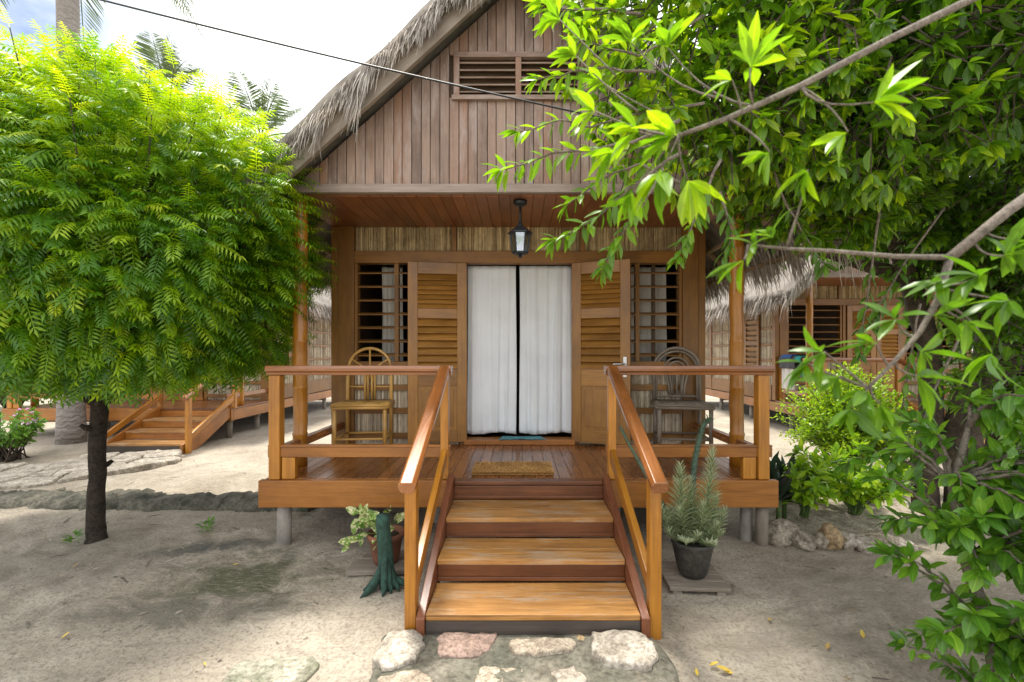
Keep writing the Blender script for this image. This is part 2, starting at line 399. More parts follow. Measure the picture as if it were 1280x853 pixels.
# ---- leaves
def leaf_tmpl(w=.2, fold=.05, droop=.12, wide=.5):
    ts = [.3, wide + .05, .8]; ws = [w * .82, w, w * .62]
    V = [(0, 0, 0)]
    for t, ww in zip(ts, ws):
        z = -droop * t * t
        V += [(-ww, t, z + fold * ww / w), (0, t, z), (ww, t, z + fold * ww / w)]
    V.append((0, 1, -droop))
    T = [(0, 2, 1), (0, 3, 2)]
    for i in (1, 4):
        T += [(i, i + 1, i + 4), (i, i + 4, i + 3), (i + 1, i + 2, i + 5), (i + 1, i + 5, i + 4)]
    T += [(7, 8, 10), (8, 9, 10)]
    return np.array(V, float), np.array(T, int)
def frond_tmpl(pairs=6, ll=.30, lw=.052, arch=.35, seed=0, sag=.35):
    r = random.Random(seed); V, T = [], []
    def rach(t): return np.array((0, t, -arch * t * t))
    def leaflet(base, d, up, ln, w):
        d = d / np.linalg.norm(d); s = np.cross(d, up); s /= np.linalg.norm(s); n = np.cross(s, d)
        o = len(V)
        V.extend([base, base + d * ln * .42 + s * w + n * .012, base + d * ln + n * -.05 * ln * 3, base + d * ln * .38 - s * w + n * .012, base + d * ln * .42])
        T.extend([(o, o + 1, o + 4), (o + 1, o + 2, o + 4), (o, o + 4, o + 3), (o + 4, o + 2, o + 3)])
    for i in range(pairs):
        t = .16 + .76 * i / (pairs - 1); b = rach(t)
        tang = np.array((0, 1, -2 * arch * t)); tang /= np.linalg.norm(tang)
        up = np.array((0, 2 * arch * t, 1.0)); up /= np.linalg.norm(up)
        for sd in (-1, 1):
            d = np.array((sd, 0, 0)) * .95 + tang * (.42 + .4 * t) - up * (sag + r.uniform(-.12, .2))
            k = math.sin(math.pi * (.25 + .62 * t)) * .5 + .55
            leaflet(b, d, up, ll * k * r.uniform(.85, 1.1), lw * r.uniform(.85, 1.15))
    leaflet(rach(.95), np.array((0, 1, -arch * 2)), np.array((0, .5, 1.0)), ll * .85, lw)
    o = len(V)          # the midrib
    for t in (0, .5, 1): V.extend([rach(t) + (-.008, 0, 0), rach(t) + (.008, 0, 0)])
    T.extend([(o, o + 1, o + 3), (o, o + 3, o + 2), (o + 2, o + 3, o + 5), (o + 2, o + 5, o + 4)])
    return np.array(V, float), np.array(T, int)
def scatter(tm, pos, A, Nn, size, lc):
    V0, T0 = tm; n = len(pos); k = len(V0)
    A = nz(A); S = nz(np.cross(A, Nn)); Nn = np.cross(S, A)
    size = np.asarray(size).reshape(n, 1, 1)
    V = pos[:, None, :] + size * (V0[None, :, 0:1] * S[:, None] + V0[None, :, 1:2] * A[:, None] + V0[None, :, 2:3] * Nn[:, None])
    T = T0[None] + (np.arange(n) * k)[:, None, None]
    mid = 1 - np.abs(V0[:, 0]) / max(1e-6, np.abs(V0[:, 0]).max())
    return V.reshape(-1, 3), T.reshape(-1, 3), np.repeat(np.clip(lc, 0, .999), k), np.tile(mid, n)
def merge(parts):
    V, T, C, M_, o = [], [], [], [], 0
    for v, t, c, m_ in parts:
        V.append(v); T.append(t + o); C.append(c); M_.append(m_); o += len(v)
    return np.concatenate(V), np.concatenate(T), np.concatenate(C), np.concatenate(M_)

class Leaves:
    def __init__(s): s.p = []; s.a = []; s.n = []; s.s = []; s.c = []
    def one(s, p, a, n, size, c): s.p.append(tuple(p)); s.a.append(tuple(a)); s.n.append(tuple(n)); s.s.append(size); s.c.append(c)
    def build(s, name, tm, mat, parent=None):
        tms = tm if isinstance(tm, list) else [tm]; P, A_, N_, S_, C_ = s.arrays(); which = nr.integers(0, len(tms), len(P)); parts = []
        for i, t in enumerate(tms):
            k = which == i
            if k.any(): parts.append(scatter(t, P[k], A_[k], N_[k] + 1e-3, S_[k], C_[k]))
        V, T, C, M_ = merge(parts)
        return npmesh(name, V, T, mat, parent, lc=C, rnd=M_)
    def arrays(s): return np.array(s.p), np.array(s.a), np.array(s.n), np.array(s.s), np.array(s.c)

def rv(k=1.0): return Vector((rng.gauss(0, 1), rng.gauss(0, 1), rng.gauss(0, 1))) * k
def rosette(lv, p, d, n, size, cbase, cvar=.2, spread=1.0, droop=.25):
    d = Vector(d).normalized(); ref = d.orthogonal().normalized(); b = d.cross(ref); ph = rng.random() * 6.28
    for i in range(n):
        an = ph + i * 2.4
        sp = spread * (.55 + .6 * rng.random())
        a = d * (1.0 if i else 1.6) + (ref * math.cos(an) + b * math.sin(an)) * sp + Vector((0, 0, -droop)) + rv(.12)
        a.normalize()
        nn = Vector((0, 0, 1)) + d * .6 + rv(.25)
        lv.one(Vector(p) + d * size * .1 * rng.random(), a, nn, size * rng.uniform(.65, 1.1), min(.985, cbase + rng.uniform(-cvar, cvar)))

# ------------------------------------------------------------------ the ground
def spaced(lo, hi, flo, fhi, step, grow=1.35):
    a = list(np.arange(flo, fhi + 1e-6, step)); s = step
    while a[-1] < hi: s *= grow; a.append(min(a[-1] + s, hi))
    s = step
    while a[0] > lo: s *= grow; a.insert(0, max(a[0] - s, lo))
    return np.array(a)
FEET = []; r0_ = random.Random(4)
for (xa, ya, xb, yb, n_) in ((-.2, 1.9, -2.6, 3.9, 10), (.3, 1.8, 2.6, 3.2, 9), (-1.2, 1.5, -3.9, 2.4, 10), (-4.2, 3.9, -2.3, 2.3, 8), (1.2, 1.6, 2.2, 2.9, 5), (-2.6, 4.9, -3.6, 6.8, 7), (1.0, 2.2, 3.0, 2.6, 7)):
    a_ = math.atan2(yb - ya, xb - xa)
    for i in range(n_):
        t = (i + r0_.uniform(-.25, .25)) / n_; o_ = (.09 if i % 2 else -.09) + r0_.uniform(-.03, .03)
        FEET.append((xa + (xb - xa) * t - o_ * math.sin(a_), ya + (yb - ya) * t + o_ * math.cos(a_), a_ + r0_.uniform(-.25, .25)))
def ground_z(x, y):
    x = np.asarray(x, float); y = np.asarray(y, float)
    near = np.clip(1.4 - np.hypot(x, y - 4) / 14, 0, 1)
    z = (fbm(x * .8, y * .8, 3) - .47) * .07 + (fbm(x * 3.2, y * 3.2, 9) - .47) * .034 + (fbm(x * 9, y * 9, 15, 3) - .44) * .022
    for (fx, fy, fa) in FEET:
        dx, dy = x - fx, y - fy; c_, s_ = math.cos(fa), math.sin(fa); u = (dx * c_ + dy * s_) / .13; v = (dy * c_ - dx * s_) / .055; q = u * u + v * v
        z = z - .013 * np.exp(-q * 1.2) + .006 * np.exp(-(np.sqrt(q) - 1.5) ** 2 * 5)
    # a little flatter right at the stair foot
    k = np.clip(np.hypot((x - .07) / 1.0, (y - 2.2) / .8), .2, 1)
    return z * near * k
gx = spaced(-260, 260, -5.0, 4.2, .032); gy = spaced(-60, 320, 1.2, 6.2, .03)
X, Y = np.meshgrid(gx, gy); Z = ground_z(X, Y)
nx, ny = len(gx), len(gy)
idx = np.arange(nx * ny).reshape(ny, nx)
Q = np.stack([idx[:-1, :-1], idx[:-1, 1:], idx[1:, 1:], idx[1:, :-1]], -1).reshape(-1, 4)

def sandmat():
    m, nt, out = newmat('sand')
    tc = N(nt, 'ShaderNodeTexCoord'); pos = tc.outputs['Object']
    def noise(s, d=5.0, r=.6, vec=pos, dist=0.0):
        n = N(nt, 'ShaderNodeTexNoise', Scale=s, Detail=d, Roughness=r, Distortion=dist); L(nt, vec, n.inputs['Vector']); return n.outputs['Fac']
    base = ramp(nt, [(.32, (.26, .22, .168)), (.5, (.375, .328, .262)), (.68, (.475, .422, .345))]); L(nt, noise(1.1, 8, .68, dist=.5), base.inputs['Fac'])
    c = base.outputs['Color']
    sp = ramp(nt, [(.36, (.5, .46, .42)), (.5, (1, 1, 1)), (.64, (1.15, 1.12, 1.08))]); L(nt, noise(55, 5, .75), sp.inputs['Fac'])
    c = mixc(nt, .8, c, sp.outputs['Color'], 'MULTIPLY')
    # scattered litter and raked streaks
    mp = N(nt, 'ShaderNodeMapping'); mp.inputs['Scale'].default_value = (1.3, 5.5, 1); mp.inputs['Rotation'].default_value = (0, 0, R(-16)); L(nt, pos, mp.inputs['Vector'])
    stx = ramp(nt, [(.52, (0, 0, 0)), (.70, (1, 1, 1))]); L(nt, noise(2.4, 8, .72, mp.outputs[0], .4), stx.inputs['Fac'])
    c = mixc(nt, mth(nt, 'MULTIPLY', stx.outputs['Color'], .55), c, (.19, .165, .135))
    lit = ramp(nt, [(.66, (0, 0, 0)), (.72, (1, 1, 1))]); L(nt, noise(24, 4, .6), lit.inputs['Fac'])
    c = mixc(nt, mth(nt, 'MULTIPLY', lit.outputs['Color'], .6), c, (.12, .095, .07))
    # algae-green patches left of the steps, and darker brown patches about the yard
    sep = N(nt, 'ShaderNodeSeparateXYZ'); L(nt, pos, sep.inputs[0])
    big = noise(3.2, 9, .72, dist=.8)
    mr_ = ramp(nt, [(.34, (.35, .35, .35)), (.5, (1, 1, 1))]); L(nt, noise(11, 8, .75, mp.outputs[0], .5), mr_.inputs['Fac']); mthc = mr_.outputs['Color']
    for (px, py, ax, ay, rot, col, st) in ((-1.75, 3.0, .62, .36, .25, (.105, .105, .062), 1.0), (-2.35, 3.4, .42, .13, .2, (.08, .08, .07), .95), (-1.9, 2.6, .75, .16, .05, (.15, .14, .105), .8),
                                         (-1.25, 3.5, .5, .25, 0, (.17, .15, .12), .6), (1.5, 2.35, .5, .25, .1, (.2, .175, .14), .7), (-3.3, 3.2, .9, .5, .1, (.19, .17, .14), .6), (2.1, 2.75, .8, .3, -.2, (.2, .175, .14), .6)):
        dx = mth(nt, 'SUBTRACT', sep.outputs[0], px); dy = mth(nt, 'SUBTRACT', sep.outputs[1], py)
        cr, sr = math.cos(rot), math.sin(rot)
        u = mth(nt, 'DIVIDE', mth(nt, 'ADD', mth(nt, 'MULTIPLY', dx, cr), mth(nt, 'MULTIPLY', dy, sr)), ax)
        v = mth(nt, 'DIVIDE', mth(nt, 'SUBTRACT', mth(nt, 'MULTIPLY', dy, cr), mth(nt, 'MULTIPLY', dx, sr)), ay)
        d2 = mth(nt, 'SQRT', mth(nt, 'ADD', mth(nt, 'MULTIPLY', u, u), mth(nt, 'MULTIPLY', v, v)))
        k = mth(nt, 'SUBTRACT', mth(nt, 'ADD', mth(nt, 'MULTIPLY', mth(nt, 'SUBTRACT', big, .5), 4.2), 1.25), d2)
        rm = ramp(nt, [(.0, (0, 0, 0)), (.9, (1, 1, 1))]); L(nt, k, rm.inputs['Fac'])
        c = mixc(nt, mth(nt, 'MULTIPLY', mth(nt, 'MULTIPLY', rm.outputs['Color'], st), mthc), c, col)
    p = N(nt, 'ShaderNodeBsdfPrincipled', Roughness=.95); p.inputs['Specular IOR Level'].default_value = .2
    L(nt, c, p.inputs['Base Color'])
    b = N(nt, 'ShaderNodeBump', Strength=.9, Distance=.022)
    L(nt, mth(nt, 'ADD', mth(nt, 'MULTIPLY', noise(9, 7, .7), 1.2), mth(nt, 'MULTIPLY', noise(70, 4, .7), .35)), b.inputs['Height'])
    L(nt, b.outputs[0], p.inputs['Normal']); L(nt, p.outputs[0], out.inputs[0])
sandmat()
g = npmesh('ground', np.stack([X.ravel(), Y.ravel(), Z.ravel()], -1), Q, 'sand', smooth=True)
tag(g, 'pale sandy ground of the bungalow garden', kind='structure')

# ------------------------------------------------------------------ stones
def rock_mesh(name, mat, size, seed, parent=None, loc=(0, 0, 0), rz=0, flat=.0, sub=4, rough=.22):
    bm = bmesh.new(); bmesh.ops.create_icosphere(bm, subdivisions=sub, radius=1)
    r = random.Random(seed); offs = [Vector((r.uniform(-9, 9), r.uniform(-9, 9), r.uniform(-9, 9))) for _ in range(3)]
    from mathutils import noise as mn
    for v in bm.verts:
        p = v.co.copy()
        k = 1 + rough * 1.6 * mn.noise(p * 1.1 + offs[0]) + rough * mn.noise(p * 2.6 + offs[1]) + rough * .55 * mn.noise(p * 6 + offs[2]) + rough * .3 * mn.noise(p * 13 + offs[0])
        p = p * k
        if flat: p.z = max(min(p.z, flat + .06 * mn.noise(p * 4 + offs[1])), -flat)
        v.co = Vector((p.x * size[0], p.y * size[1], p.z * size[2]))
    me = bpy.data.meshes.new(name); bm.to_mesh(me); bm.free(); me.materials.append(MATS[mat])
    me.polygons.foreach_set('use_smooth', [True] * len(me.polygons))
    o = link(bpy.data.objects.new(name, me), parent); o.location = loc; o.rotation_euler = (0, 0, rz)
    return o

def slab(mb_, pts, z0, z1, jig=.006, inset=.012, seed=0):
    """an irregular flat stone with a worn rim"""
    r = random.Random(seed); n = len(pts); c = Vector((sum(p[0] for p in pts) / n, sum(p[1] for p in pts) / n, 0))
    ring = []
    for i in range(n):
        a, b = Vector((*pts[i], 0)), Vector((*pts[(i + 1) % n], 0))
        for t in (0, .125, .25, .375, .5, .625, .75, .875):
            q = a.lerp(b, t); ring.append(q + Vector((r.uniform(-1, 1), r.uniform(-1, 1), 0)) * jig * 2)
    # round corners
    m = len(ring); ring = [(ring[i - 1] + ring[i] * 2 + ring[(i + 1) % m]) / 4 for i in range(m)]
    vs, fs = [], []
    lv_ = ((1, z0), (1, z1 - inset), (.97, z1 - inset * .45), (.92, z1 - inset * .1), (.82, z1), (.68, z1), (.52, z1), (.36, z1), (.18, z1))
    for k, (sc_, z) in enumerate(lv_):
        for q in ring:
            p = c.lerp(q, sc_); hn = (float(fbm(p.x * 14 + seed, p.y * 14, seed, 4)) - .47) * jig * 5
            vs.append((p.x + hn * .6 * (k > 0), p.y + hn * .6 * (k > 0), z + (hn if k > 1 else 0)))
    for k in range(8):
        for i in range(m): fs.append((k * m + i, k * m + (i + 1) % m, (k + 1) * m + (i + 1) % m, (k + 1) * m + i))
    vs.append((c.x, c.y, z1)); cc = len(vs) - 1
    for i in range(m): fs.append((8 * m + i, 8 * m + (i + 1) % m, cc))
    mb_.add(vs, fs)

# paved strip at the foot of the steps: mortar bed with set stones
bed = MB(); slab(bed, [(-.70, 2.36), (-.25, 2.37), (.3, 2.36), (.68, 2.35), (.73, 2.1), (.66, 1.7), (.7, 1.1), (.1, .9), (-.62, .95), (-.68, 1.6), (-.66, 2.05)], -.10, .028, .004, .02, 3)
path = tag(bed.build('stone_path', 'mortar', smooth=True), 'mortared strip of rough set stones at the foot of the steps', kind='structure')
for i, (pts, mt, h) in enumerate([
    ([(-.66, 2.3), (-.52, 2.34), (-.46, 2.24), (-.47, 2.10), (-.6, 2.05), (-.68, 2.12)], 'stone light', .062),
    ([(-.40, 2.31), (-.20, 2.33), (-.10, 2.32), (-.14, 2.19), (-.22, 2.13), (-.38, 2.15)], 'stone pink', .052),
    ([(-.05, 2.25), (.08, 2.28), (.28, 2.25), (.27, 2.19), (.1, 2.15), (-.03, 2.17)], 'stone cream', .055),
    ([(.37, 2.29), (.48, 2.32), (.64, 2.29), (.66, 2.14), (.58, 2.05), (.40, 2.07), (.35, 2.18)], 'stone light', .065),
    ([(-.62, 2.03), (-.45, 2.06), (-.36, 1.99), (-.42, 1.85), (-.6, 1.86)], 'stone cream', .052),
    ([(-.18, 2.08), (.02, 2.09), (.05, 1.98), (-.05, 1.9), (-.2, 1.95)], 'stone cream', .046),
    ([(.12, 2.06), (.25, 2.08), (.31, 2.0), (.22, 1.88), (.1, 1.93)], 'stone light', .05),
    ([(.38, 1.98), (.6, 1.98), (.62, 1.8), (.45, 1.74), (.36, 1.84)], 'stone pink', .05),
    ([(-.3, 1.85), (-.02, 1.83), (0, 1.6), (-.2, 1.55), (-.34, 1.66)], 'stone light', .05),
    ([(.29, 2.31), (.33, 2.32), (.34, 2.26), (.30, 2.25)], 'stone ochre', .042)]):
    s = MB(); slab(s, pts, 0.0, h - (.006 if i < 4 else .016), .006, .010, 40 + i); s.build('stone', mt, path, smooth=True)

s = MB(); slab(s, [(-1.33, 2.17), (-1.0, 2.21), (-.93, 2.13), (-1.02, 1.8), (-1.33, 1.78)], -.05, .002, .003, .004, 8)
tag(s.build('paving_slab', 'mossy slab', smooth=True), 'mossy grey slab set flush in the sand left of the steps', kind='structure')

# mossy kerb across the yard on the left
kx = np.arange(-7.6, -1.92, .022); prof = [(-.17, -.05), (-.15, .03), (-.09, .075), (0, .085), (.1, .08), (.17, .05), (.2, -.04)]
KV = []
for x in kx:
    yc = 4.38 + .05 * math.sin(x * .8) - .01 * x
    for j, (dy, dz) in enumerate(prof):
        n_ = fbm(x * 2.3 + j * .4, j * .7, 31) - .47; n2_ = fbm(x * 14, j * 2.1, 77) - .47
        KV.append((x + n2_ * .05, yc + dy + n_ * .15 + n2_ * .12, dz + (n_ * .08 + n2_ * .09 if dz > 0 else 0)))
npf = len(prof); kq = [(i * npf + j, (i + 1) * npf + j, (i + 1) * npf + j + 1, i * npf + j + 1) for i in range(len(kx) - 1) for j in range(npf - 1)]
kq = [q[::-1] for q in kq]
tag(npmesh('kerb', np.array(KV), np.array(kq), 'kerb moss stone', smooth=True), 'low mossy stone kerb running across the yard', kind='structure')

# flagstones leading to the steps of the left house
fb = MB(); r2 = random.Random(5)
C0 = [Vector((-5.5, 6.5)), Vector((-5.1, 5.6)), Vector((-6.2, 5.2)), Vector((-8.5, 4.9))]
nU, nW = 13, 3
def pc(u):
    u *= 3; i = min(int(u), 2); t = u - i; return C0[i].lerp(C0[i + 1], t)
gridp = []
for i in range(nU + 1):
    a = pc(i / nU); d = (pc(min(i / nU + .02, 1)) - pc(max(i / nU - .02, 0))).normalized(); nrm = Vector((-d.y, d.x))
    gridp.append([a + nrm * (w - nW / 2) * .42 + Vector((r2.uniform(-.1, .1), r2.uniform(-.08, .08))) for w in range(nW + 1)])
for i in range(nU):
    for w in range(nW):
        q = [gridp[i][w], gridp[i + 1][w], gridp[i + 1][w + 1], gridp[i][w + 1]]; c = sum(q, Vector((0, 0))) / 4
        slab(fb, [tuple(c.lerp(p, .93)) for p in q], -.03, .035 + r2.uniform(0, .02), .006, .014, i * 7 + w)
tag(fb.build('flagstone_path', 'stone light', smooth=True), 'pale flagstone path leading to the left bungalow steps', kind='structure')

# ------------------------------------------------------------------ the bungalow
HW, ZD, ZC, YW, YB = 1.945, .51, 2.77, 1.35, 5.9
SLOPE = .915; RZ = 4.54          # underside of the roof at the ridge
def under(x): return RZ - SLOPE * abs(x)

def reeds(mb_, x0, x1, z0, z1, y, axis='x', w=.013, jit=.006):
    x = x0
    while x < x1:
        ww = w * rng.uniform(.7, 1.35); lean = rng.uniform(-1, 1) * .006
        c = x + ww / 2; yy = y + rng.uniform(-jit, jit)
        t0, t1 = z0 - rng.uniform(0, .004), z1 + rng.uniform(0, .004)
        pts = [(c - ww / 2, -.006), (c, -.011), (c + ww / 2, -.006)]
        vs = []
        for (a, b) in pts:
            for z, l in ((t0, 0), (t1, lean)):
                vs.append((a + l, yy + b, z) if axis == 'x' else (yy + b, a + l, z))
        gs = [(v[2], v[0], v[1]) for v in vs]
        mb_.add(vs, [(0, 2, 3, 1), (2, 4, 5, 3)], gs)
        x += ww * .92

def strands(n, P, D, ln, w, droop, seed, clump=6):
    """hanging leaf strips: P roots (n,3), D directions, length ln"""
    r = np.random.default_rng(seed); K = 4
    S = nz(np.cross(D, nz(r.normal(size=(n, 3)))))
    V = np.zeros((n, K + 1, 2, 3)); G = np.zeros((n, K + 1, 2, 3))
    for k in range(K + 1):
        t = k / K
        c = P + D * (ln * t)[:, None] + np.array((0, 0, -1.0)) * (droop * ln * t * t)[:, None] + S * (.08 * ln * t * t * r.normal(size=n))[:, None] 
        ww = (w * (1 - t) ** .7 * .5 + .0006)[:, None]
        V[:, k, 0] = c - S * ww; V[:, k, 1] = c + S * ww
        G[:, k, 0] = np.stack([ln * t, r.random(n) * 0 + np.arange(n) * .37, np.zeros(n)], -1); G[:, k, 1] = G[:, k, 0]
    base = (np.arange(n) * (K + 1) * 2)[:, None]
    q = np.array([(2 * k, 2 * k + 1, 2 * k + 3, 2 * k + 2) for k in range(K)])
    Q = (base[:, :, None] + q[None]).reshape(-1, 4)
    return V.reshape(-1, 3), Q, np.repeat(r.random(n) ** 1.3, (K + 1) * 2), G.reshape(-1, 3)

def door_leaf(root, hinge_x, side, ang, handle, W=.595):
    """leaf built with x from the hinge outward, then swung"""
    z0, z1 = ZD + .03, 2.385
    M = Matrix.Translation((hinge_x, YW - .035, 0)) @ Matrix.Rotation(ang, 4, 'Z')
    def bx(mb_, a, b, y0, y1, c, d):
        x0, x1 = a * side, b * side
        mb_.box(M @ Vector(((x0 + x1) / 2, (y0 + y1) / 2, (c + d) / 2)), (abs(x1 - x0), y1 - y0, d - c), M.to_3x3())
    f = MB(); st = .10
    bx(f, 0, st, -.02, .02, z0, z1); bx(f, W - st, W, -.02, .02, z0, z1)
    zs = [(z0, z0 + .13), (z0 + .58, z0 + .76), (z0 + 1.27, z0 + 1.39), (z1 - .12, z1)]
    for (a, b) in zs: bx(f, st, W - st, -.019, .019, a, b)
    d = f.build('door', 'door wood', root, .004)
    p = MB(); bx(p, st - .005, W - st + .005, -.008, .008, zs[0][1] - .005, zs[1][0] + .005)
    bx(p, st + .035, W - st - .035, -.014, .014, zs[0][1] + .035, zs[1][0] - .035)
    p.build('door_panel', 'door wood', d, .004)
    for (a, b) in ((zs[1][1], zs[2][0]), (zs[2][1], zs[3][0])):
        l = MB(); n = 7
        for i in range(n):
            zc = a + (i + .5) * (b - a) / n
            Mr = M.to_3x3() @ Matrix.Rotation(R(56) if abs(ang) < 1.5 else R(-56), 3, 'X')
            l.box(M @ Vector((W / 2 * side, 0, zc)), (W - 2 * st + .006, .098, .012), Mr)
        l.build('louver', 'door wood', d, .003)
    if handle:
        h = MB(); c = M @ Vector(((W - .05) * side, -.026, z0 + .78)); Mr = M.to_3x3()
        h.box(c, (.035, .012, .20), Mr)
        h.tube([c + Mr @ Vector((0, -.005, .03)), c + Mr @ Vector((0, -.05, .03)), c + Mr @ Vector((-.03 * side, -.055, .03)), c + Mr @ Vector((-.11 * side, -.05, .028))], .009, 8)
        h.build('handle', 'steel', d, .002, smooth=False)

def bungalow(label, loc, stair_x, stair_w, main=False, seed=1):
    root = thing('bungalow', label, 'bungalow', loc, group='thatched wooden bungalows around the sandy yard')
    b = lambda n, mb_, m, bev=.004, sm=False: mb_.build(n, m, root, bev, sm)
    # --- base
    for i, (x, y) in enumerate([(-1.80, .10), (1.78, .16), (1.86, .08), (-1.8, 1.0), (1.8, 1.0), (-.7, .6), (.85, .6), (-1.85, 2.4), (1.85, 2.4), (-1.85, 3.9), (1.85, 3.9), (-1.85, 5.6), (1.85, 5.6)]):
        m = MB(); rr = .045 if i else .052
        m.tube([(x, y, -.12), (x, y, .15), (x + .004, y, .295)], [rr * 1.03, rr, rr], 12); b('foundation_post', m, 'concrete post' if i != 2 else 'grey timber', 0, True)
    for (ya, yc, za) in ((.17, .23, .255), (.95, 1.05, .24), (3.85, 3.95, .24)):
        m = MB(); m.span(-1.85, 1.85, ya, yc, za, .30); b('joist', m, 'grey timber')
    m = MB(); x = -HW + .03
    while x < HW - .05:
        w = min(.093, HW - .03 - x); m.span(x, x + w - .003, .055, YW + .02, ZD - .028, ZD); x += w
    b('deck_floor', m, 'deck wood', .002)
    m = MB(); m.span(-HW, HW, 0, .05, .305, ZD - .003); b('fascia', m, 'fascia wood', .005)
    for sx in (-1, 1):
        m = MB(); m.span(sx * HW, sx * (HW - .045), .053, YB, .305, ZD - .03); b('fascia', m, 'fascia wood', .005)
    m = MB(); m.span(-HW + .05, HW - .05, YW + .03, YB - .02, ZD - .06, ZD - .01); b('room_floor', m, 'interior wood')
    # --- stairs
    s0, s1 = stair_x - stair_w / 2, stair_x + stair_w / 2
    noses = [(-.42, ZD - .127), (-.74, ZD - .255), (-1.075, ZD - .383)]
    m = MB(); m.span(s0, s1, -.04, .053, ZD - .026, ZD + .004); b('deck_nosing', m, 'riser wood', .006)
    ry = [0, -.375, -.695, -1.04]; zt = [ZD - .03] + [z for _, z in noses]
    for i in range(4):
        zlo = (noses[i][1] if i < 3 else -.03); ztop = zt[i] - (.0 if i == 0 else .034)
        m = MB(); m.span(s0, s1, ry[i] - .006, ry[i] - .036, zlo + .002 if i < 3 else zlo, ztop)
        if i < 3: m.span(s0, s1, ry[i] - .038, ry[i] - .048, zlo + .003, zlo + .026)
        b('riser', m, ('riser wood' if main else 'fascia wood') if i < 3 else 'dark plinth wood', .003)
    for i, (yn, z) in enumerate(noses):
        yb_ = ry[i] - .052; half = (yb_ + yn) / 2
        m = MB(); m.span(s0, s1, yn, half - .002, z - .032, z); m.span(s0, s1, half + .002, yb_, z - .032, z - .001)
        b('tread', m, 'tread wood', .005)
    for sx, x in ((-1, s0), (1, s1)):
        m = MB(); xo = x + sx * .046; xi = x + sx * .002
        pf = [(.02, ZD + .045), (-.05, ZD + .04), (-1.09, .115), (-1.09, -.04), (-.85, -.04), (.0, .36), (.02, .36)]
        vs = [(xx, y, z) for xx in (xi, xo) for (y, z) in pf]; n = len(pf)
        fs = [tuple(range(n)), tuple(range(n, 2 * n))[::-1]] + [(i, n + i, n + (i + 1) % n, (i + 1) % n) for i in range(n)]
        a = math.atan2(ZD - .115, 1.04); gs = [(y * math.cos(a) + z * math.sin(a), xx, -y * math.sin(a) + z * math.cos(a)) for (xx, y, z) in vs]
        m.add(vs, fs, gs); b('stringer', m, 'red stair wood' if main else 'fascia wood', .004)
        px = x + sx * .082
        m = MB(); m.span(px - .03, px + .03, -1.06, -.99, -.06, .80); b('newel_post', m, 'varnished post wood', .005)
        m = MB(); m.span(px - .03, px + .03, .02, .085, ZD, 1.285); b('newel_post', m, 'varnished post wood', .005)
        hp = [(-.03, -.035), (.03, -.035), (.042, -.012), (.044, .012), (.03, .032), (-.03, .032), (-.044, .012), (-.042, -.012)]
        m = MB(); m.extrude(hp, (px, .03, 1.338), (px, -1.13, .79)); b('handrail', m, 'rail wood', .004)
        m = MB(); m.bar((px, .03, .70), (px, -1.0, .215), .04, .085); b('stair_rail', m, 'varnished post wood', .005)
    # --- railings
    segs = []
    if s0 - .12 > -HW + .3: segs.append((-HW + .055, s0 - .04, -1))
    if s1 + .12 < HW - .3: segs.append((s1 + .04, HW - .03, 1))
    tp = [(-.022, -.038), (.022, -.038), (.026, -.016), (.044, -.008), (.046, .012), (.04, .034), (-.04, .034), (-.046, .012), (-.044, -.008), (-.026, -.016)]
    for (xa, xb, sd) in segs:
        m = MB(); m.extrude(tp, (xa - .01, .05, 1.332), (xb + .01, .05, 1.332)); b('top_rail', m, 'rail wood', .003)
        m = MB(); m.span(xa, xb, .03, .08, .675, .75); m.span(xa, xb, .026, .084, .752, .766); b('lower_rail', m, 'fascia wood', .004)
        cxp = -HW + .11 if sd < 0 else HW - .10
        m = MB(); m.span(cxp - .042, cxp + .042, .015, .095, ZD, 1.292); b('railing_post', m, 'varnished post wood', .006)
        m = MB(); bx_ = cxp + (.10 if sd < 0 else -.10); m.span(bx_ - .05, bx_ + .05, .03, .08, ZD, .673); b('rail_block', m, 'varnished post wood', .005)
    for sd in (-1, 1):
        xx = sd * (HW - .11)
        if s1 + .3 > HW and sd > 0 and False: continue
        m = MB(); m.span(xx - .028, xx + .028, .1, YW - .04, .675, .745); b('lower_rail', m, 'rail wood', .004)
        # bamboo roof post
        m = MB(); pts, rad = [], []; z = ZD; k = 0
        while z < ZC + .05:
            pts += [(xx + .02 * sd * 0 + rng.uniform(-.004, .004), .43, z)]; rad.append(.056 + rng.uniform(-.002, .003))
            if k % 3 == 2:
                pts += [(pts[-1][0], .43, z + .012), (pts[-1][0], .43, z + .026)]; rad += [.062, .055]
            z += .13; k += 1
        m.tube(pts, rad, 14); b('roof_post', m, 'varnished post wood', 0, True)
    # --- front wall
    for sd in (-1, 1):
        m = MB(); m.span(sd * 1.70, sd * 1.86, YW - .05, YW + .10, ZD, ZC); m.span(sd * 1.862, sd * 1.94, YW - .035, YW + .085, ZD, ZC - .002); b('corner_post', m, 'wall wood', .006)
    m = MB(); m.span(-1.70, 1.70, YW - .04, YW + .08, 2.39, 2.515); b('lintel', m, 'wall wood', .005)
    m = MB(); m.span(-.56, .58, YW - .075, YW + .1, ZD + .002, ZD + .055); b('threshold', m, 'fascia wood', .005)
    for sd in (-1, 1):
        x = -.545 if sd < 0 else .565
        m = MB(); m.span(x, x + sd * .06, YW - .03, YW + .09, ZD, 2.39); b('door_jamb', m, 'wall wood', .004)
        m = MB(); m.span(sd * .645, sd * .69, YW - .03, YW + .03, 2.515, ZC); b('stud', m, 'wall wood', .003)
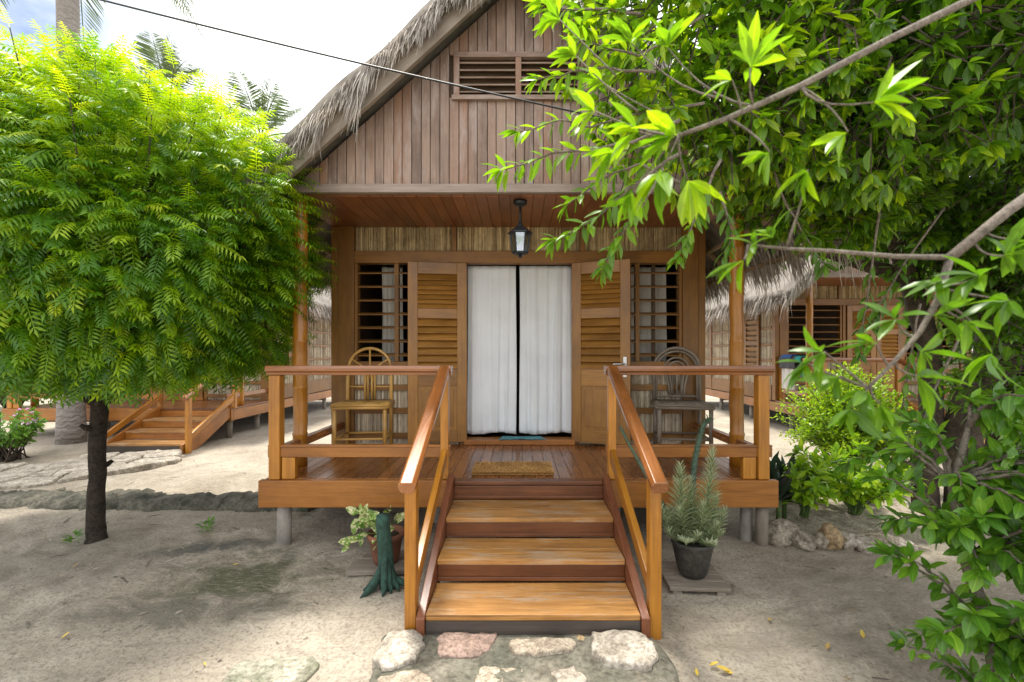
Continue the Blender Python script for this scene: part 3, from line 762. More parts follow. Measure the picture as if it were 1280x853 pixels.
    for (xa, xb) in ((-1.70, -.69), (-.645, .645), (.69, 1.70)):
        m = MB(); reeds(m, xa, xb, 2.515, ZC - .002, YW + .01); b('reed_panel', m, 'reed', 0)
        m = MB(); m.span(xa, xb, YW + .02, YW + .035, 2.515, ZC - .005); b('panel_backing', m, 'reed weathered', 0)
    for sd in (-1, 1):
        xa, xb = sorted((sd * 1.70, sd * .625))
        fr = MB(); fr.span(xa, xb, YW - .045, YW + .075, 1.285, 1.37)
        mx_ = -1.265 if sd < 0 else 1.235
        fr.span(mx_ - .022, mx_ + .022, YW - .03, YW + .03, 1.372, 2.388)
        for e in (xa, xb - .03): fr.span(e, e + .03, YW - .028, YW + .06, 1.372, 2.388)
        wn = b('window', fr, 'wall wood', .003)
        lv = MB()
        for i in range(7):
            z = 1.44 + i * .1425
            lv.box(((xa + xb) / 2, YW + .012, z), (xb - xa - .06, .08, .015), Matrix.Rotation(R(16), 3, 'X'))
        lv.build('louver', 'wall wood', wn, .003)
        if sd > 0:
            bk = MB(); bk.span(1.42, 1.455, YW + .085, YW + .12, 1.372, 2.388); bk.build('mullion', 'interior wood', wn, .003)
        m = MB(); reeds(m, xa, xb, ZD + .02, 1.285, YW + .0); b('reed_panel', m, 'reed weathered', 0)
        m = MB(); m.span(xa, xb, YW + .012, YW + .03, ZD, 1.28); b('panel_backing', m, 'reed weathered', 0)
        for z in (.60, .86, 1.10):
            m = MB(); m.span(xa, xb, YW - .04, YW - .013, z - .03, z + .03); b('batten', m, 'wall wood', .003)
    swing = ((-.535, -1, R(9)), (.555, 1, R(-22))) if main else ((-.535, -1, R(176)), (.555, 1, R(-176)))
    for (hx, sd, an) in swing: door_leaf(root, hx, sd, an, sd > 0 and main, .595 if main else .542)
    # --- side and back walls
    for sd in (-1, 1):
        xs = sd * 1.90
        m = MB(); reeds(m, YW + .1, YB - .1, .80, ZC, 0, 'y', .02)
        for i in range(len(m.v)): v = m.v[i]; m.v[i] = (xs + (v[0] if sd < 0 else -v[0]), v[1], v[2])
        if sd > 0: m.f = [f[::-1] for f in m.f]
        b('reed_wall', m, 'reed weathered', 0)
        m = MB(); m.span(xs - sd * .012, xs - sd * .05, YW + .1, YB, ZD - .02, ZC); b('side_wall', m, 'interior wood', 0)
        for z in (.66,):
            m = MB(); m.span(xs + sd * .03, xs - sd * .008, YW + .13, YB, z - .16, z + .14); b('skirting', m, 'wall wood', .004)
        for z in (1.02, 1.3, 1.62, 1.95, 2.3):
            m = MB(); m.span(xs + sd * .028, xs + sd * .013, YW + .13, YB, z - .025, z + .025); b('batten', m, 'wall wood', .003)
        for y in (YW + 1.5, YW + 3.0, YB):
            m = MB(); m.span(xs + sd * .04, xs - sd * .06, y - .06, y + .06, ZD - .02, ZC - .004); b('wall_post', m, 'wall wood', .004)
        # a shuttered opening in the side wall
        m = MB(); y0, y1 = YW + .55, YW + 1.15
        for (a, c) in ((y0, y0 + .07), (y1 - .07, y1)): m.span(xs + sd * .065, xs + sd * .03, a, c, 1.05, 2.25)
        for (a, c) in ((1.05, 1.14), (1.62, 1.70), (2.16, 2.25)): m.span(xs + sd * .064, xs + sd * .031, y0 + .07, y1 - .07, a, c)
        for i in range(9): m.box((xs + sd * .046, (y0 + y1) / 2, 1.18 + i * .115), (.012, y1 - y0 - .14, .09), Matrix.Rotation(R(22 * sd), 3, 'Y'))
        b('shutter', m, 'wall wood', .003)
    m = MB()
    for i in range(20): m.span(-1.9 + i * .19, -1.9 + i * .19 + .187, YB - .03, YB, ZD, ZC)
    b('back_wall', m, 'wall wood', .003)
    m = MB(); m.span(-1.2, 1.84, YW + 1.55, YW + 1.6, ZD, ZC - .01); b('partition_wall', m, 'interior wood', 0)
    # --- ceiling, gable, roof
    YG = .39
    m = MB(); x = -1.93
    while x < 1.92:
        w = min(.098, 1.93 - x); m.span(x, x + w - .003, YG + .02, YW + 1.5, ZC, ZC + .02); x += w
    m.span(-1.93, 1.93, YG + .03, YW + 1.5, ZC + .021, ZC + .036)  # added backing sheet, keeps attic light from showing through the board gaps
    b('porch_ceiling', m, 'ceiling wood', .002)
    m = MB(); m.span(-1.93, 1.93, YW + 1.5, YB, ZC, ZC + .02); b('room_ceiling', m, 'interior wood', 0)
    m = MB(); m.span(-1.98, 1.98, YG - .045, YG + .012, ZC + .012, ZC + .085); b('gable_beam', m, 'weathered beam wood', .005)
    m = MB(); x = -1.955; zb = ZC + .087; vx0, vx1, vz0, vz1 = -.50, .50, 3.60, 3.915
    while x < 1.95:
        w = rng.uniform(.070, .086); xa, xb = x, min(x + w - .005, 1.955); yo = rng.uniform(-.004, .004); r_ = rng.random()
        for (za, top) in ([(zb, None)] if (xb < vx0 or xa > vx1) else [(zb, vz0 - .02), (vz1 + .02, None)]):
            ta = under(xa) if top is None else top; tb = under(xb) if top is None else top
            if min(ta, tb) > za + .005:
                vs = [(xx, yy, z) for yy in (YG + yo - .012, YG + yo + .012) for (xx, z) in ((xa, za), (xb, za), (xb, tb), (xa, ta))]
                gs = [(v[2], v[0], v[1]) for v in vs]
                m.add(vs, [(0, 1, 2, 3), (7, 6, 5, 4), (0, 4, 5, 1), (1, 5, 6, 2), (2, 6, 7, 3), (3, 7, 4, 0)], gs, r_)
        x += w
    b('gable_wall', m, 'gable wood', .002, seg=1) if False else m.build('gable_wall', 'gable wood', root, .003, seg=1)
    m = MB(); xs_ = np.linspace(-1.93, 1.93, 2)   # dark lining behind the boards
    vs = [(-1.9, YG + .02, ZC + .05), (1.9, YG + .02, ZC + .05), (1.8, YG + .02, under(1.8) - .01), (0, YG + .02, RZ - .01), (-1.8, YG + .02, under(1.8) - .01)]
    vs2 = [(v[0], v[1] + .02, v[2]) for v in vs]
    m.add(vs + vs2, [(0, 1, 2, 3, 4), (9, 8, 7, 6, 5)] + [(i, 5 + i, 5 + (i + 1) % 5, (i + 1) % 5) for i in range(5)]); b('gable_lining', m, 'interior wood', 0)
    f = MB()
    f.span(vx0 - .05, vx1 + .05, YG - .045, YG - .012, vz0 - .05, vz0 - .012); f.span(vx0 - .035, vx1 + .035, YG - .035, YG + .015, vz1 - .01, vz1 + .035)
    for x in (vx0 - .012, -.0, vx1 + .012): f.span(x - .024, x + .024, YG - .032, YG + .016, vz0 - .011, vz1 - .011)
    v = f.build('gable_vent', 'gable wood', root, .003)
    sl = MB()
    for i in range(5):
        for (xa, xb) in ((vx0 + .013, -.025), (.025, vx1 - .013)):
            sl.box(((xa + xb) / 2, YG - .005, vz0 + .03 + i * .06), (xb - xa, .06, .012), Matrix.Rotation(R(28), 3, 'X'))
    sl.build('louver', 'gable wood', v, .002)
    XE = 2.42
    for sd in (-1, 1):
        m = MB(); yb_ = .12
        prof = [(0, 4.445), (0, 4.445 + .23), (sd * XE, 4.445 + .23 - SLOPE * XE), (sd * XE, 4.445 - SLOPE * XE)]
        vs = [(x, y, z) for y in (yb_, yb_ + .045) for (x, z) in prof]
        cs, sn = math.cos(math.atan(SLOPE)), math.sin(math.atan(SLOPE)); gs = [(abs(v_[0]) * cs - v_[2] * sn, abs(v_[0]) * sn + v_[2] * cs, v_[1]) for v_ in vs]
        fs = [(0, 1, 2, 3), (7, 6, 5, 4), (0, 4, 5, 1), (1, 5, 6, 2), (2, 6, 7, 3), (3, 7, 4, 0)]
        if sd > 0: fs = [f_[::-1] for f_ in fs]
        m.add(vs, [f_[::-1] for f_ in fs], gs); b('barge_board', m, 'barge wood', .004)
    # thatch: a thick uneven shell
    ys = np.arange(.07, YB + .5, .09); us = np.linspace(-1, 1, 61)
    UU, YY = np.meshgrid(us, ys); XX = UU * (XE + .02)
    top = RZ + .20 - SLOPE * np.abs(XX) - .10 * np.exp(-(XX / .15) ** 2) + (fbm(XX * 3 + 5, YY * 3, seed, 4) - .47) * .10 + (fbm(XX * 3, YY * 14, seed + 3, 3) - .44) * .07
    bot = RZ + .06 - SLOPE * np.abs(XX)
    nU_, nV = len(us), len(ys)
    V = np.concatenate([np.stack([XX, YY, top], -1).reshape(-1, 3), np.stack([XX, YY, bot], -1).reshape(-1, 3)])
    id_ = np.arange(nU_ * nV).reshape(nV, nU_); off = nU_ * nV
    q1 = np.stack([id_[:-1, :-1], id_[:-1, 1:], id_[1:, 1:], id_[1:, :-1]], -1).reshape(-1, 4)
    q2 = q1[:, ::-1] + off
    e = []
    for row, fl in ((id_[0], 0), (id_[-1][::-1], 0), (id_[:, 0][::-1], 0), (id_[:, -1], 0)):
        e.append(np.stack([row[1:], row[:-1], row[:-1] + off, row[1:] + off], -1))
    roof = npmesh('roof', V, np.concatenate([q1, q2] + e), 'thatch', root, rnd=np.clip(fbm(V[:, 0] * 20, V[:, 1] * 20, 5, 3), 0, 1), gc=V * np.array((1, 6, 1)), smooth=True)
    # combed strands over the roof edge: gable front and both eaves
    parts = []; r = np.random.default_rng(seed)
    nS = 2600 if main else 700
    for sd in (-1, 1):
        u = r.random(nS); xx = sd * u * (XE + .05); cl = vnoise(u * 45, np.zeros(nS), seed + 5 + sd)
        lay = r.random(nS)
        P = np.stack([xx, .10 - .05 * r.random(nS), RZ + .06 + .12 * lay - SLOPE * np.abs(xx)], -1)
        D = nz(np.stack([sd * (.15 + .55 * r.random(nS) ** 2), -.15 - .4 * r.random(nS), -.5 - .5 * r.random(nS)], -1))
        parts.append(strands(nS, P, D, (.05 + .28 * cl ** 2.4) * (.45 + .75 * r.random(nS)), .006 + .009 * r.random(nS), .9, seed + sd))
        # layers on the rake seen from the front
        nE = 3600 if main else 1400
        yy = .05 + r.random(nE) * (YB + .42); cl = vnoise(yy * 9, np.zeros(nE), seed + 9 + sd)
        P = np.stack([sd * (XE - .12 + .14 * r.random(nE)), yy, RZ + .05 + .15 * r.random(nE) - SLOPE * XE + .03], -1)
        D = nz(np.stack([sd * (.25 + .3 * r.random(nE)), r.normal(size=nE) * .12, -.6 - .5 * r.random(nE)], -1))
        parts.append(strands(nE, P, D, (.15 + .17 * cl) * (.5 + .6 * r.random(nE)), .010 + .012 * r.random(nE), .5, seed + 4 + sd))
    o = 0; Vs, Qs, Cs, Gs = [], [], [], []
    for (v_, q_, c_, g_) in parts: Vs.append(v_); Qs.append(q_ + o); Cs.append(c_); Gs.append(g_); o += len(v_)
    npmesh('thatch_fringe', np.concatenate(Vs), np.concatenate(Qs), 'thatch tips', roof, rnd=np.concatenate(Cs), gc=np.concatenate(Gs))
    for sd in (-1, 1):
        for y in np.arange(.5, YB + .3, .62):
            m = MB(); m.tube([(sd * 1.2, y, under(1.2) + .015), (sd * 2.42, y + rng.uniform(-.02, .02), under(2.42) + .012)], [.034, .028], 8); b('rafter', m, 'pole wood', 0, True)
        for xx in (2.10, 2.38):
            m = MB(); m.tube([(sd * xx, .17, under(xx) - .045), (sd * xx, YB + .35, under(xx) - .045)], .026, 8); b('eave_pole', m, 'pole wood', 0, True)
    return root

main_house = bungalow('brown wooden bungalow with grey plank gable and open doors facing the viewer', (0, 3.4, 0), .075, 1.10, True, 1)
left_house = bungalow('neighbouring bungalow behind the clipped round tree with wooden steps and deck', (-6.80, 7.7, 0), 1.33, 1.10, False, 2)
right_house = bungalow('neighbouring bungalow on the right behind the lime bush with towels on its deck rail', (7.0, 7.65, 0), .05, 1.10, False, 3)

# ------------------------------------------------------------------ on the porch
def wavy(name, x0, x1, z0, z1, y, mat, folds, amp, seed, label, group=None, lean=0):
    r = random.Random(seed); nxs, nzs = 90, 40
    ph = [r.uniform(0, 6.28) for _ in range(4)]
    V = []
    for j in range(nzs + 1):
        t = j / nzs; z = z1 + (z0 - z1) * t
        for i in range(nxs + 1):
            u = i / nxs
            uu = u + .012 * math.sin(3 * t + ph[3] + u * 9)
            w = math.sin(uu * folds * 6.283 + ph[0]) + .3 * math.sin(uu * folds * 2.3 * 6.283 + ph[1] + t) + .5 * math.sin(uu * 2.1 * 6.283 + ph[2] + t * .7)
            x = x0 + (x1 - x0) * u + lean * t
            V.append((x + .004 * math.sin(t * 5 + u * 30), y + amp * w * (.45 + .6 * t) * (.6 + .8 * float(vnoise(u * 6, 3.0, seed))) + (float(fbm(u * 5, t * 6, seed + 1, 3)) - .45) * .022, z + (.012 * math.sin(u * 7 + ph[1]) if j == nzs else 0)))
    V = np.array(V); id_ = np.arange((nxs + 1) * (nzs + 1)).reshape(nzs + 1, nxs + 1)
    q = np.stack([id_[:-1, :-1], id_[1:, :-1], id_[1:, 1:], id_[:-1, 1:]], -1).reshape(-1, 4)
    o = npmesh(name, V, q, mat, smooth=True)
    md = o.modifiers.new('thick', 'SOLIDIFY'); md.thickness = .003
    tag(o, label, 'curtain', group); return o
G1 = 'curtains of the front bungalow'
wavy('curtain', -.545, -.025, .60, 2.385, 4.86, 'curtain cotton', 4.3, .012, 3, 'white cotton curtain filling the left half of the open doorway', G1)
wavy('curtain', .012, .575, .60, 2.385, 4.855, 'curtain cotton', 4.6, .013, 9, 'white cotton curtain filling the right half of the open doorway', G1)
wavy('curtain', -1.50, -1.27, .75, 2.40, 5.0, 'curtain cream', 3, .014, 4, 'narrow pale curtain behind the louvres of the left window', G1)
wavy('curtain', .80, 1.62, .75, 2.40, 5.0, 'curtain cream', 7, .014, 6, 'wide pale curtain behind the louvres of the right window', G1)
wood_ = MB(); wood_.span(-.9, .9, 4.90, 4.925, 2.40, 2.43)
# central dark door mullion is the gap between curtains (room beyond)

def bamboo_chair(label, loc, rz, mat, loops):
    t = thing('chair', label, 'chair', loc, rz, 'chairs on the porch')
    W, D, H = .235, .18, .44
    def tb(name, paths, r=.014, par=t):
        m = MB()
        for p in paths: m.tube(p, r * 1.2, 8)
        return m.build(name, mat, par, 0, True)
    for sx in (-1, 1):
        tb('leg', [[(sx * W, -D, 0), (sx * W, -D, H)]], .017)
        if not loops: tb('leg', [[(sx * W * .93, D, 0), (sx * W * .93, D + .01, .7), (sx * W * .92, D + .02, .78)]], .016)
        else: tb('leg', [[(sx * W * .93, D, 0), (sx * W * .93, D, H)]], .016)
    st = MB()
    for z in (.13,):
        for (a, c) in (((-W, -D, z), (W, -D, z)), ((-W, -D, z), (-W * .93, D, z)), ((W, -D, z), (W * .93, D, z)), ((-W * .93, D, z), (W * .93, D, z))): st.tube([a, c], .012, 8)
    st.build('stretcher', mat, t, 0, True)
    s_ = MB(); n = 16
    for i in range(n):
        x = -W - .01 + (2 * W + .02) * (i + .5) / n
        s_.tube([(x, -D - .02, H + .018), (x * .97, D + .02, H + .018)], .0155, 6)
    seat = s_.build('seat', mat, t, 0, True)
    f = MB()
    for z in (H - .012, H + .012):
        ring = [(-W - .02, -D - .02, z), (W + .02, -D - .02, z), (W * .95 + .02, D + .02, z), (-W * .95 - .02, D + .02, z)]
        for i in range(4): f.tube([ring[i], ring[(i + 1) % 4]], .014, 8)
    f.build('seat_frame', mat, seat, 0, True)
    yb = D + .025
    bk = MB()
    if not loops:
        rad = W * .92; zc = .78
        arc = [(rad * math.cos(a), yb, zc + rad * math.sin(a)) for a in np.linspace(math.pi, 0, 17)]
        bk.tube(arc, .016, 8)
        bk.tube([(-rad, yb, zc - .005), (rad, yb, zc - .005)], .011, 8)
        for x in (-.05, -.02, .02, .05): bk.tube([(x, yb, H + .02), (x, yb, zc)], .012, 8)
        for sx in (-1, 1):
            bk.tube([(sx * .03, yb, zc - .14), (sx * .06, yb, zc + .02), (sx * .19, yb, zc + .11)], .010, 8)
        bk.tube([(0, yb, zc - .1), (0, yb, zc + rad)], .010, 8)
        bk.tube([(-rad, yb, .60), (-.05, yb, .60)], .010, 8); bk.tube([(.05, yb, .60), (rad, yb, .60)], .010, 8)
    else:
        for (w, top, r_) in ((W * .97, 1.0, .017), (W * .86, .965, .012), (W * .5, .90, .012), (W * .34, .86, .011)):
            pts = []
            for a in np.linspace(0, math.pi, 21):
                ca, sa = math.cos(a), math.sin(a); zc = top - w * .95
                pts.append((-w * ca, yb + .02 * (zc + w * sa * .95 - H), zc + w * .95 * sa))
            zl = .50 if w < W * .6 else H
            k = .75 if w < W * .6 else 1
            pts = [(-w * .6 if k < 1 else -w, yb, zl)] + ([(-w * .65, yb, .6)] if k < 1 else []) + pts + ([(w * .65, yb, .6)] if k < 1 else []) + [(w * .6 if k < 1 else w, yb, zl)]
            bk.tube(pts, r_, 8)
        bk.tube([(-W * .9, yb, .505), (W * .9, yb, .505)], .011, 8)
        for x in (-.035, 0, .035): bk.tube([(x, yb, .5), (x * 1.4, yb + .006, .8)], .008, 6)
    bk.build('backrest', mat, t, 0, True)
    return t
bamboo_chair('golden bamboo chair with round arched back on the left side of the porch', (-1.52, 4.50, ZD), R(4), 'bamboo', False)
bamboo_chair('weathered grey rattan chair with looped back on the right side of the porch', (1.60, 4.48, ZD), R(-8), 'grey rattan', True)

# lantern
la = thing('lantern', 'black hexagonal lantern hanging from the porch ceiling', 'lantern', (.015, 3.92, 0)); la.scale = (1.15, 1.15, 1)
m = MB(); m.lathe([(.0, 2.77), (.052, 2.77), (.05, 2.745), (.03, 2.725), (.012, 2.72), (0, 2.72)], n=20); m.build('mount', 'black metal', la, 0, True)
m = MB(); m.tube([(0, 0, 2.73), (0, 0, 2.56)], .007, 8); m.lathe([(0, 2.60), (.014, 2.595), (.014, 2.585), (0, 2.58)], n=10); m.build('rod', 'black metal', la, 0, True)
m = MB(); m.lathe([(0, 2.585), (.016, 2.575), (.028, 2.55), (.055, 2.53), (.094, 2.492), (.096, 2.484), (.088, 2.482), (.03, 2.50), (0, 2.5)], n=6); m.build('lamp_shade', 'black metal', la, .002)
m = MB(); m.lathe([(.072, 2.482), (.055, 2.325)], n=6); m.f = m.f[:6]; m.build('glass', 'lantern glass', la)
m = MB()
for k in range(6):
    a = k * math.pi / 3; m.tube([(.075 * math.cos(a), .075 * math.sin(a), 2.484), (.056 * math.cos(a), .056 * math.sin(a), 2.322)], .0055, 6)
m.lathe([(0, 2.30), (.03, 2.302), (.058, 2.315), (.06, 2.328), (.05, 2.332), (0, 2.332)], n=6); m.lathe([(0, 2.275), (.01, 2.28), (.016, 2.292), (.01, 2.303), (0, 2.305)], n=10)
m.build('cage', 'black metal', la, 0)
m = MB(); m.lathe([(0, 2.34), (.014, 2.34), (.014, 2.40), (.024, 2.42), (.026, 2.44), (.014, 2.462), (0, 2.468)], n=12); m.build('bulb', 'white plaster', la, 0, True)

# coir mat with a fringe of fibres
m = MB(); m.span(-.365, .275, 3.53, 3.88, ZD + .001, ZD + .022); cm = m.build('door_mat', 'coir', None, .006)
tag(cm, 'brown coir door mat on the deck at the top of the steps', 'door mat')
P_ = np.stack([nr.uniform(-.365, .275, 5200), nr.uniform(3.53, 3.88, 5200), np.full(5200, ZD + .018)], -1); 
edge = nr.random(5200) < .3; P_[edge, 1] = 3.532
D_ = nz(np.stack([nr.normal(size=5200) * .5, nr.normal(size=5200) * .5 - edge * .8, np.full(5200, .8)], -1))
V, Q_, C, G_ = strands(5200, P_, D_, np.full(5200, .02), np.full(5200, .004), .2, 3)
MATS['coir fibre'] = strandmat('coir fibre', (.36, .19, .055), (.74, .45, .16))
npmesh('fibre', V, Q_, 'coir fibre', cm, rnd=C, gc=G_)

def cloth(name, corners, mat, sag, seed, th=.006, res=(26, 14), drape=None):
    r = random.Random(seed); a, b_, c, d = [Vector(p) for p in corners]; V = []
    for j in range(res[1] + 1):
        for i in range(res[0] + 1):
            u, v = i / res[0], j / res[1]
            p = a.lerp(b_, u).lerp(d.lerp(c, u), v)
            n_ = float(fbm(u * 4 + seed, v * 3, seed, 3)) - .45
            p.z += n_ * sag; p.x += n_ * sag * .6; p.y += (float(fbm(u * 3, v * 3 + seed, seed + 2, 3)) - .45) * sag
            if drape: p = drape(p, u, v)
            V.append(p)
    w = res[0] + 1
    q = [(j * w + i, j * w + i + 1, (j + 1) * w + i + 1, (j + 1) * w + i) for j in range(res[1]) for i in range(res[0])]
    o = npmesh(name, np.array([tuple(p) for p in V]), np.array(q), mat, smooth=True)
    md = o.modifiers.new('thick', 'SOLIDIFY'); md.thickness = th; md.offset = 1
    return o
o = cloth('floor_cloth', [(-.20, 4.655, ZD + .062), (.28, 4.66, ZD + .062), (.235, 4.80, ZD + .062), (-.165, 4.80, ZD + .062)], 'blue cloth', .016, 4, .008)
tag(o, 'folded light blue cloth lying on the doorway threshold', 'cloth')

# towels over the neighbour's rail
def over_rail(name, x, y0, y1, zt, drop_l, drop_r, mat, label, seed):
    V = []; nu, nv = 12, 22
    for j in range(nv + 1):
        s_ = -drop_l + (drop_l + drop_r) * j / nv
        for i in range(nu + 1):
            y = y0 + (y1 - y0) * i / nu; w = .012 * math.sin(i * 1.1 + seed) * min(1, abs(s_) * 5)
            if s_ < -.04: p = (x - .045 + w - .01, y, zt + s_ + .04)
            elif s_ > .04: p = (x + .045 + w + .01, y, zt - s_ + .04)
            else: p = (x + s_, y, zt + .012 + .01 * math.cos(s_ * 40))
            V.append(p)
    w = nu + 1; q = [(j * w + i, j * w + i + 1, (j + 1) * w + i + 1, (j + 1) * w + i) for j in range(nv) for i in range(nu)]
    o = npmesh(name, np.array(V), np.array(q), mat, smooth=True); md = o.modifiers.new('t', 'SOLIDIFY'); md.thickness = .012
    tag(o, label, 'towel', 'towels on the rail of the right bungalow')
m = MB(); m.extrude([(-.04, -.03), (.04, -.03), (.04, .03), (-.04, .03)], (5.165, 7.75, 1.33), (5.165, 8.95, 1.33)); m.build('top_rail', 'rail wood', right_house, .004).location = (-7.0, -7.65, 0)
m = MB(); m.span(5.125, 5.205, 8.88, 8.96, ZD, 1.30); m.build('railing_post', 'varnished post wood', right_house, .004).location = (-7.0, -7.65, 0)
over_rail('towel', 5.165, 8.42, 8.92, 1.362, .25, .3, 'charcoal cloth', 'charcoal towel hanging over the deck rail of the right bungalow', 1)
over_rail('towel', 5.165, 8.24, 8.41, 1.362, .12, .4, 'turquoise cloth', 'turquoise towel bunched over the rail beside the charcoal towel', 2)
over_rail('towel', 5.15, 8.5, 8.8, 1.385, .07, .1, 'royal blue cloth', 'small blue cloth lying on top of the charcoal towel', 4)
over_rail('towel', 5.19, 8.46, 8.85, 1.335, .62, .2, 'white cloth', 'long white towel hanging beneath the charcoal towel', 3)

# ------------------------------------------------------------------ pots and stump by the steps
def leafstem(m, pts, r0, r1, n=6): m.tube(pts, list(np.linspace(r0, r1, len(pts))), n)

pp = thing('potted_plant', 'terracotta pot of trailing variegated leaves behind the green stump', 'potted plant', (-.91, 3.13, .03)); pp.scale = (.88, .88, .95)
m = MB(); m.lathe([(0, 0), (.088, 0), (.10, .03), (.128, .17), (.142, .18), (.146, .215), (.132, .218), (.122, .19), (0, .19)], n=28); m.build('pot', 'terracotta', pp, 0, True)
m = MB(); m.lathe([(.124, .186), (.06, .197), (0, .199)], n=20); m.build('soil', 'pot soil', pp, 0, True)
lv = Leaves(); sm = MB()
for (dx, dy, dz, nl) in ((-.2, -.05, .36, 8), (-.25, -.1, .16, 7), (-.1, -.12, .33, 6), (.06, -.1, .40, 5), (.02, -.16, .25, 5), (.1, -.05, .3, 4), (-.12, .08, .3, 5), (-.24, .02, .30, 6), (-.02, -.12, .18, 4)):
    p0 = Vector((dx * .2, dy * .2, .19)); p2 = Vector((dx, dy, dz)); p1 = (p0 + p2) / 2 + Vector((0, 0, .09))
    pts = [p0 * (1 - t) ** 2 + p1 * 2 * t * (1 - t) + p2 * t * t for t in np.linspace(0, 1, 7)]
    leafstem(sm, pts, .005, .003)
    for i in range(nl):
        t = .35 + .65 * i / max(nl - 1, 1); k = min(int(t * 6), 5); p = pts[k].lerp(pts[k + 1], t * 6 - k)
        a = (p - p0).normalized() * .5 + rv(.55) + Vector((0, -.35, .1)); lv.one(p, a, Vector((0, -.7, .9)) + rv(.3), rng.uniform(.07, .115), rng.random())
lv.build('leaf_cluster', leaf_tmpl(.30, .04, .15, .35), 'pothos leaf', pp); sm.build('stem', 'stem green', pp, 0, True)
m = MB(); m.box((-.93, 3.08, .012), (.42, .16, .03), Matrix.Rotation(R(3), 3, 'Z')); m.box((-.9, 3.26, .010), (.40, .14, .028)); tag(m.build('plank_base', 'grey timber', None, .004), 'weathered grey plank lying under the terracotta pot', 'plank')

def stump():
    m = MB(); pts = [(.02, .0, -.02), (.015, 0, .06), (.005, 0, .14), (0, .0, .24), (-.012, 0, .33), (-.022, 0, .40), (-.022, 0, .445)]
    rr = [.062, .062, .062, .060, .060, .057, .055]; vs, fs, n = [], [], 26
    for j, (p, r_) in enumerate(zip(pts, rr)):
        for k in range(n):
            a = 2 * math.pi * k / n; lob = 1 + (.20 * math.cos(5 * a + .6) * max(0, 1 - j / 4.5)) + .05 * math.sin(3 * a + j) + .03 * math.sin(7 * a + 2 * j)
            vs.append((p[0] + math.cos(a) * r_ * lob, p[1] + math.sin(a) * r_ * lob, p[2] + (.006 * math.sin(a * 4) if j == 6 else 0)))
    for j in range(len(pts) - 1):
        for k in range(n): fs.append((j * n + k, j * n + (k + 1) % n, (j + 1) * n + (k + 1) % n, (j + 1) * n + k))
    fs.append(tuple(range(n))[::-1]); fs.append(tuple(range((len(pts) - 1) * n, len(pts) * n)))
    m.add(vs, fs)
    for (a, ln, r0, h) in ((198, .15, .030, .11), (226, .20, .036, .15), (272, .11, .034, .20), (300, .08, .03, .15), (330, .10, .028, .12), (352, .17, .026, .08), (165, .12, .024, .1), (60, .1, .024, .1), (110, .12, .024, .1)):
        a = R(a); d = Vector((math.cos(a), math.sin(a), 0)); b0 = Vector((.012, 0, 0)) + d * .048
        m.tube([b0 + Vector((0, 0, h)), b0 + d * .022 + Vector((0, 0, h * .62)), b0 + d * (ln * .4) + Vector((0, 0, .035)), b0 + d * (ln * .75) + Vector((.01, 0, .012)), b0 + d * ln + Vector((.0, 0, -.008))], [r0 * .6, r0, r0 * .95, r0 * .6, r0 * .12], 10)
    o = m.build('painted_stump', 'green paint', None, 0, True); o.scale = (.72, .72, 1.0); o.location = (-.835, 2.86, .0)
    tag(o, 'dark green painted root stump standing on the sand left of the steps', 'stump')
stump()

# bottlebrush-leaved succulents in a black pot on a pallet
pp = thing('potted_plant', 'black pot of grey green spiky stems right of the steps', 'potted plant', (1.12, 2.93, .042)); pp.scale = (.9, .9, 1)
m = MB(); m.lathe([(0, 0), (.085, 0), (.10, .02), (.132, .15), (.14, .19), (.148, .20), (.145, .222), (.130, .22), (.12, .195), (0, .195)], n=28); m.build('pot', 'black pot', pp, 0, True)
m = MB(); m.lathe([(.126, .19), (.06, .205), (0, .208)], n=20); m.build('soil', 'pot soil', pp, 0, True)
for (x0, x1, y1, z1, nn, r_) in ((-.06, -.10, -.03, .70, 620, .125), (.02, .0, .03, .60, 460, .10), (.07, .135, -.03, .80, 720, .118), (-.02, -.12, -.08, .44, 320, .10), (.05, .04, -.1, .48, 340, .095), (.09, .20, .04, .5, 340, .085), (-.09, -.17, .03, .40, 260, .09), (.04, .13, -.12, .36, 220, .085), (.08, .19, -.08, .29, 170, .08), (-.08, -.20, -.07, .30, 170, .08), (0, -.02, -.17, .31, 170, .08), (.09, .23, -.02, .42, 260, .10), (-.1, -.24, -.02, .44, 260, .10), (.03, .08, -.22, .26, 170, .09), (-.04, -.12, -.21, .27, 170, .09)):
    lv = Leaves(); sm = MB()
    pts = [Vector((x0 + (x1 - x0) * t ** .8, y1 * t, .19 + (z1 - .19) * t)) for t in np.linspace(0, 1, 9)]
    leafstem(sm, pts, .012, .005); st = sm.build('stem', 'bottlebrush leaf', pp, 0, True)
    nn = int(nn * .36); r_ *= 1.12
    for i in range(nn):
        t = (i + rng.random()) / nn; t = .04 + .96 * t; k = min(int(t * 8), 7); p = pts[k].lerp(pts[k + 1], t * 8 - k); an = i * 2.4
        a = Vector((math.cos(an), math.sin(an), .62 + 1.2 * t ** 4)); s_ = r_ * (1.0 - .62 * t ** 2.2) * rng.uniform(.8, 1.1)
        lv.one(p, a, Vector((0, 0, 1)) + rv(.2), s_, .35 + .5 * rng.random() * (.6 + .4 * t))
    lv.build('needle_leaves', leaf_tmpl(.058, .02, .10), 'bottlebrush leaf', st)
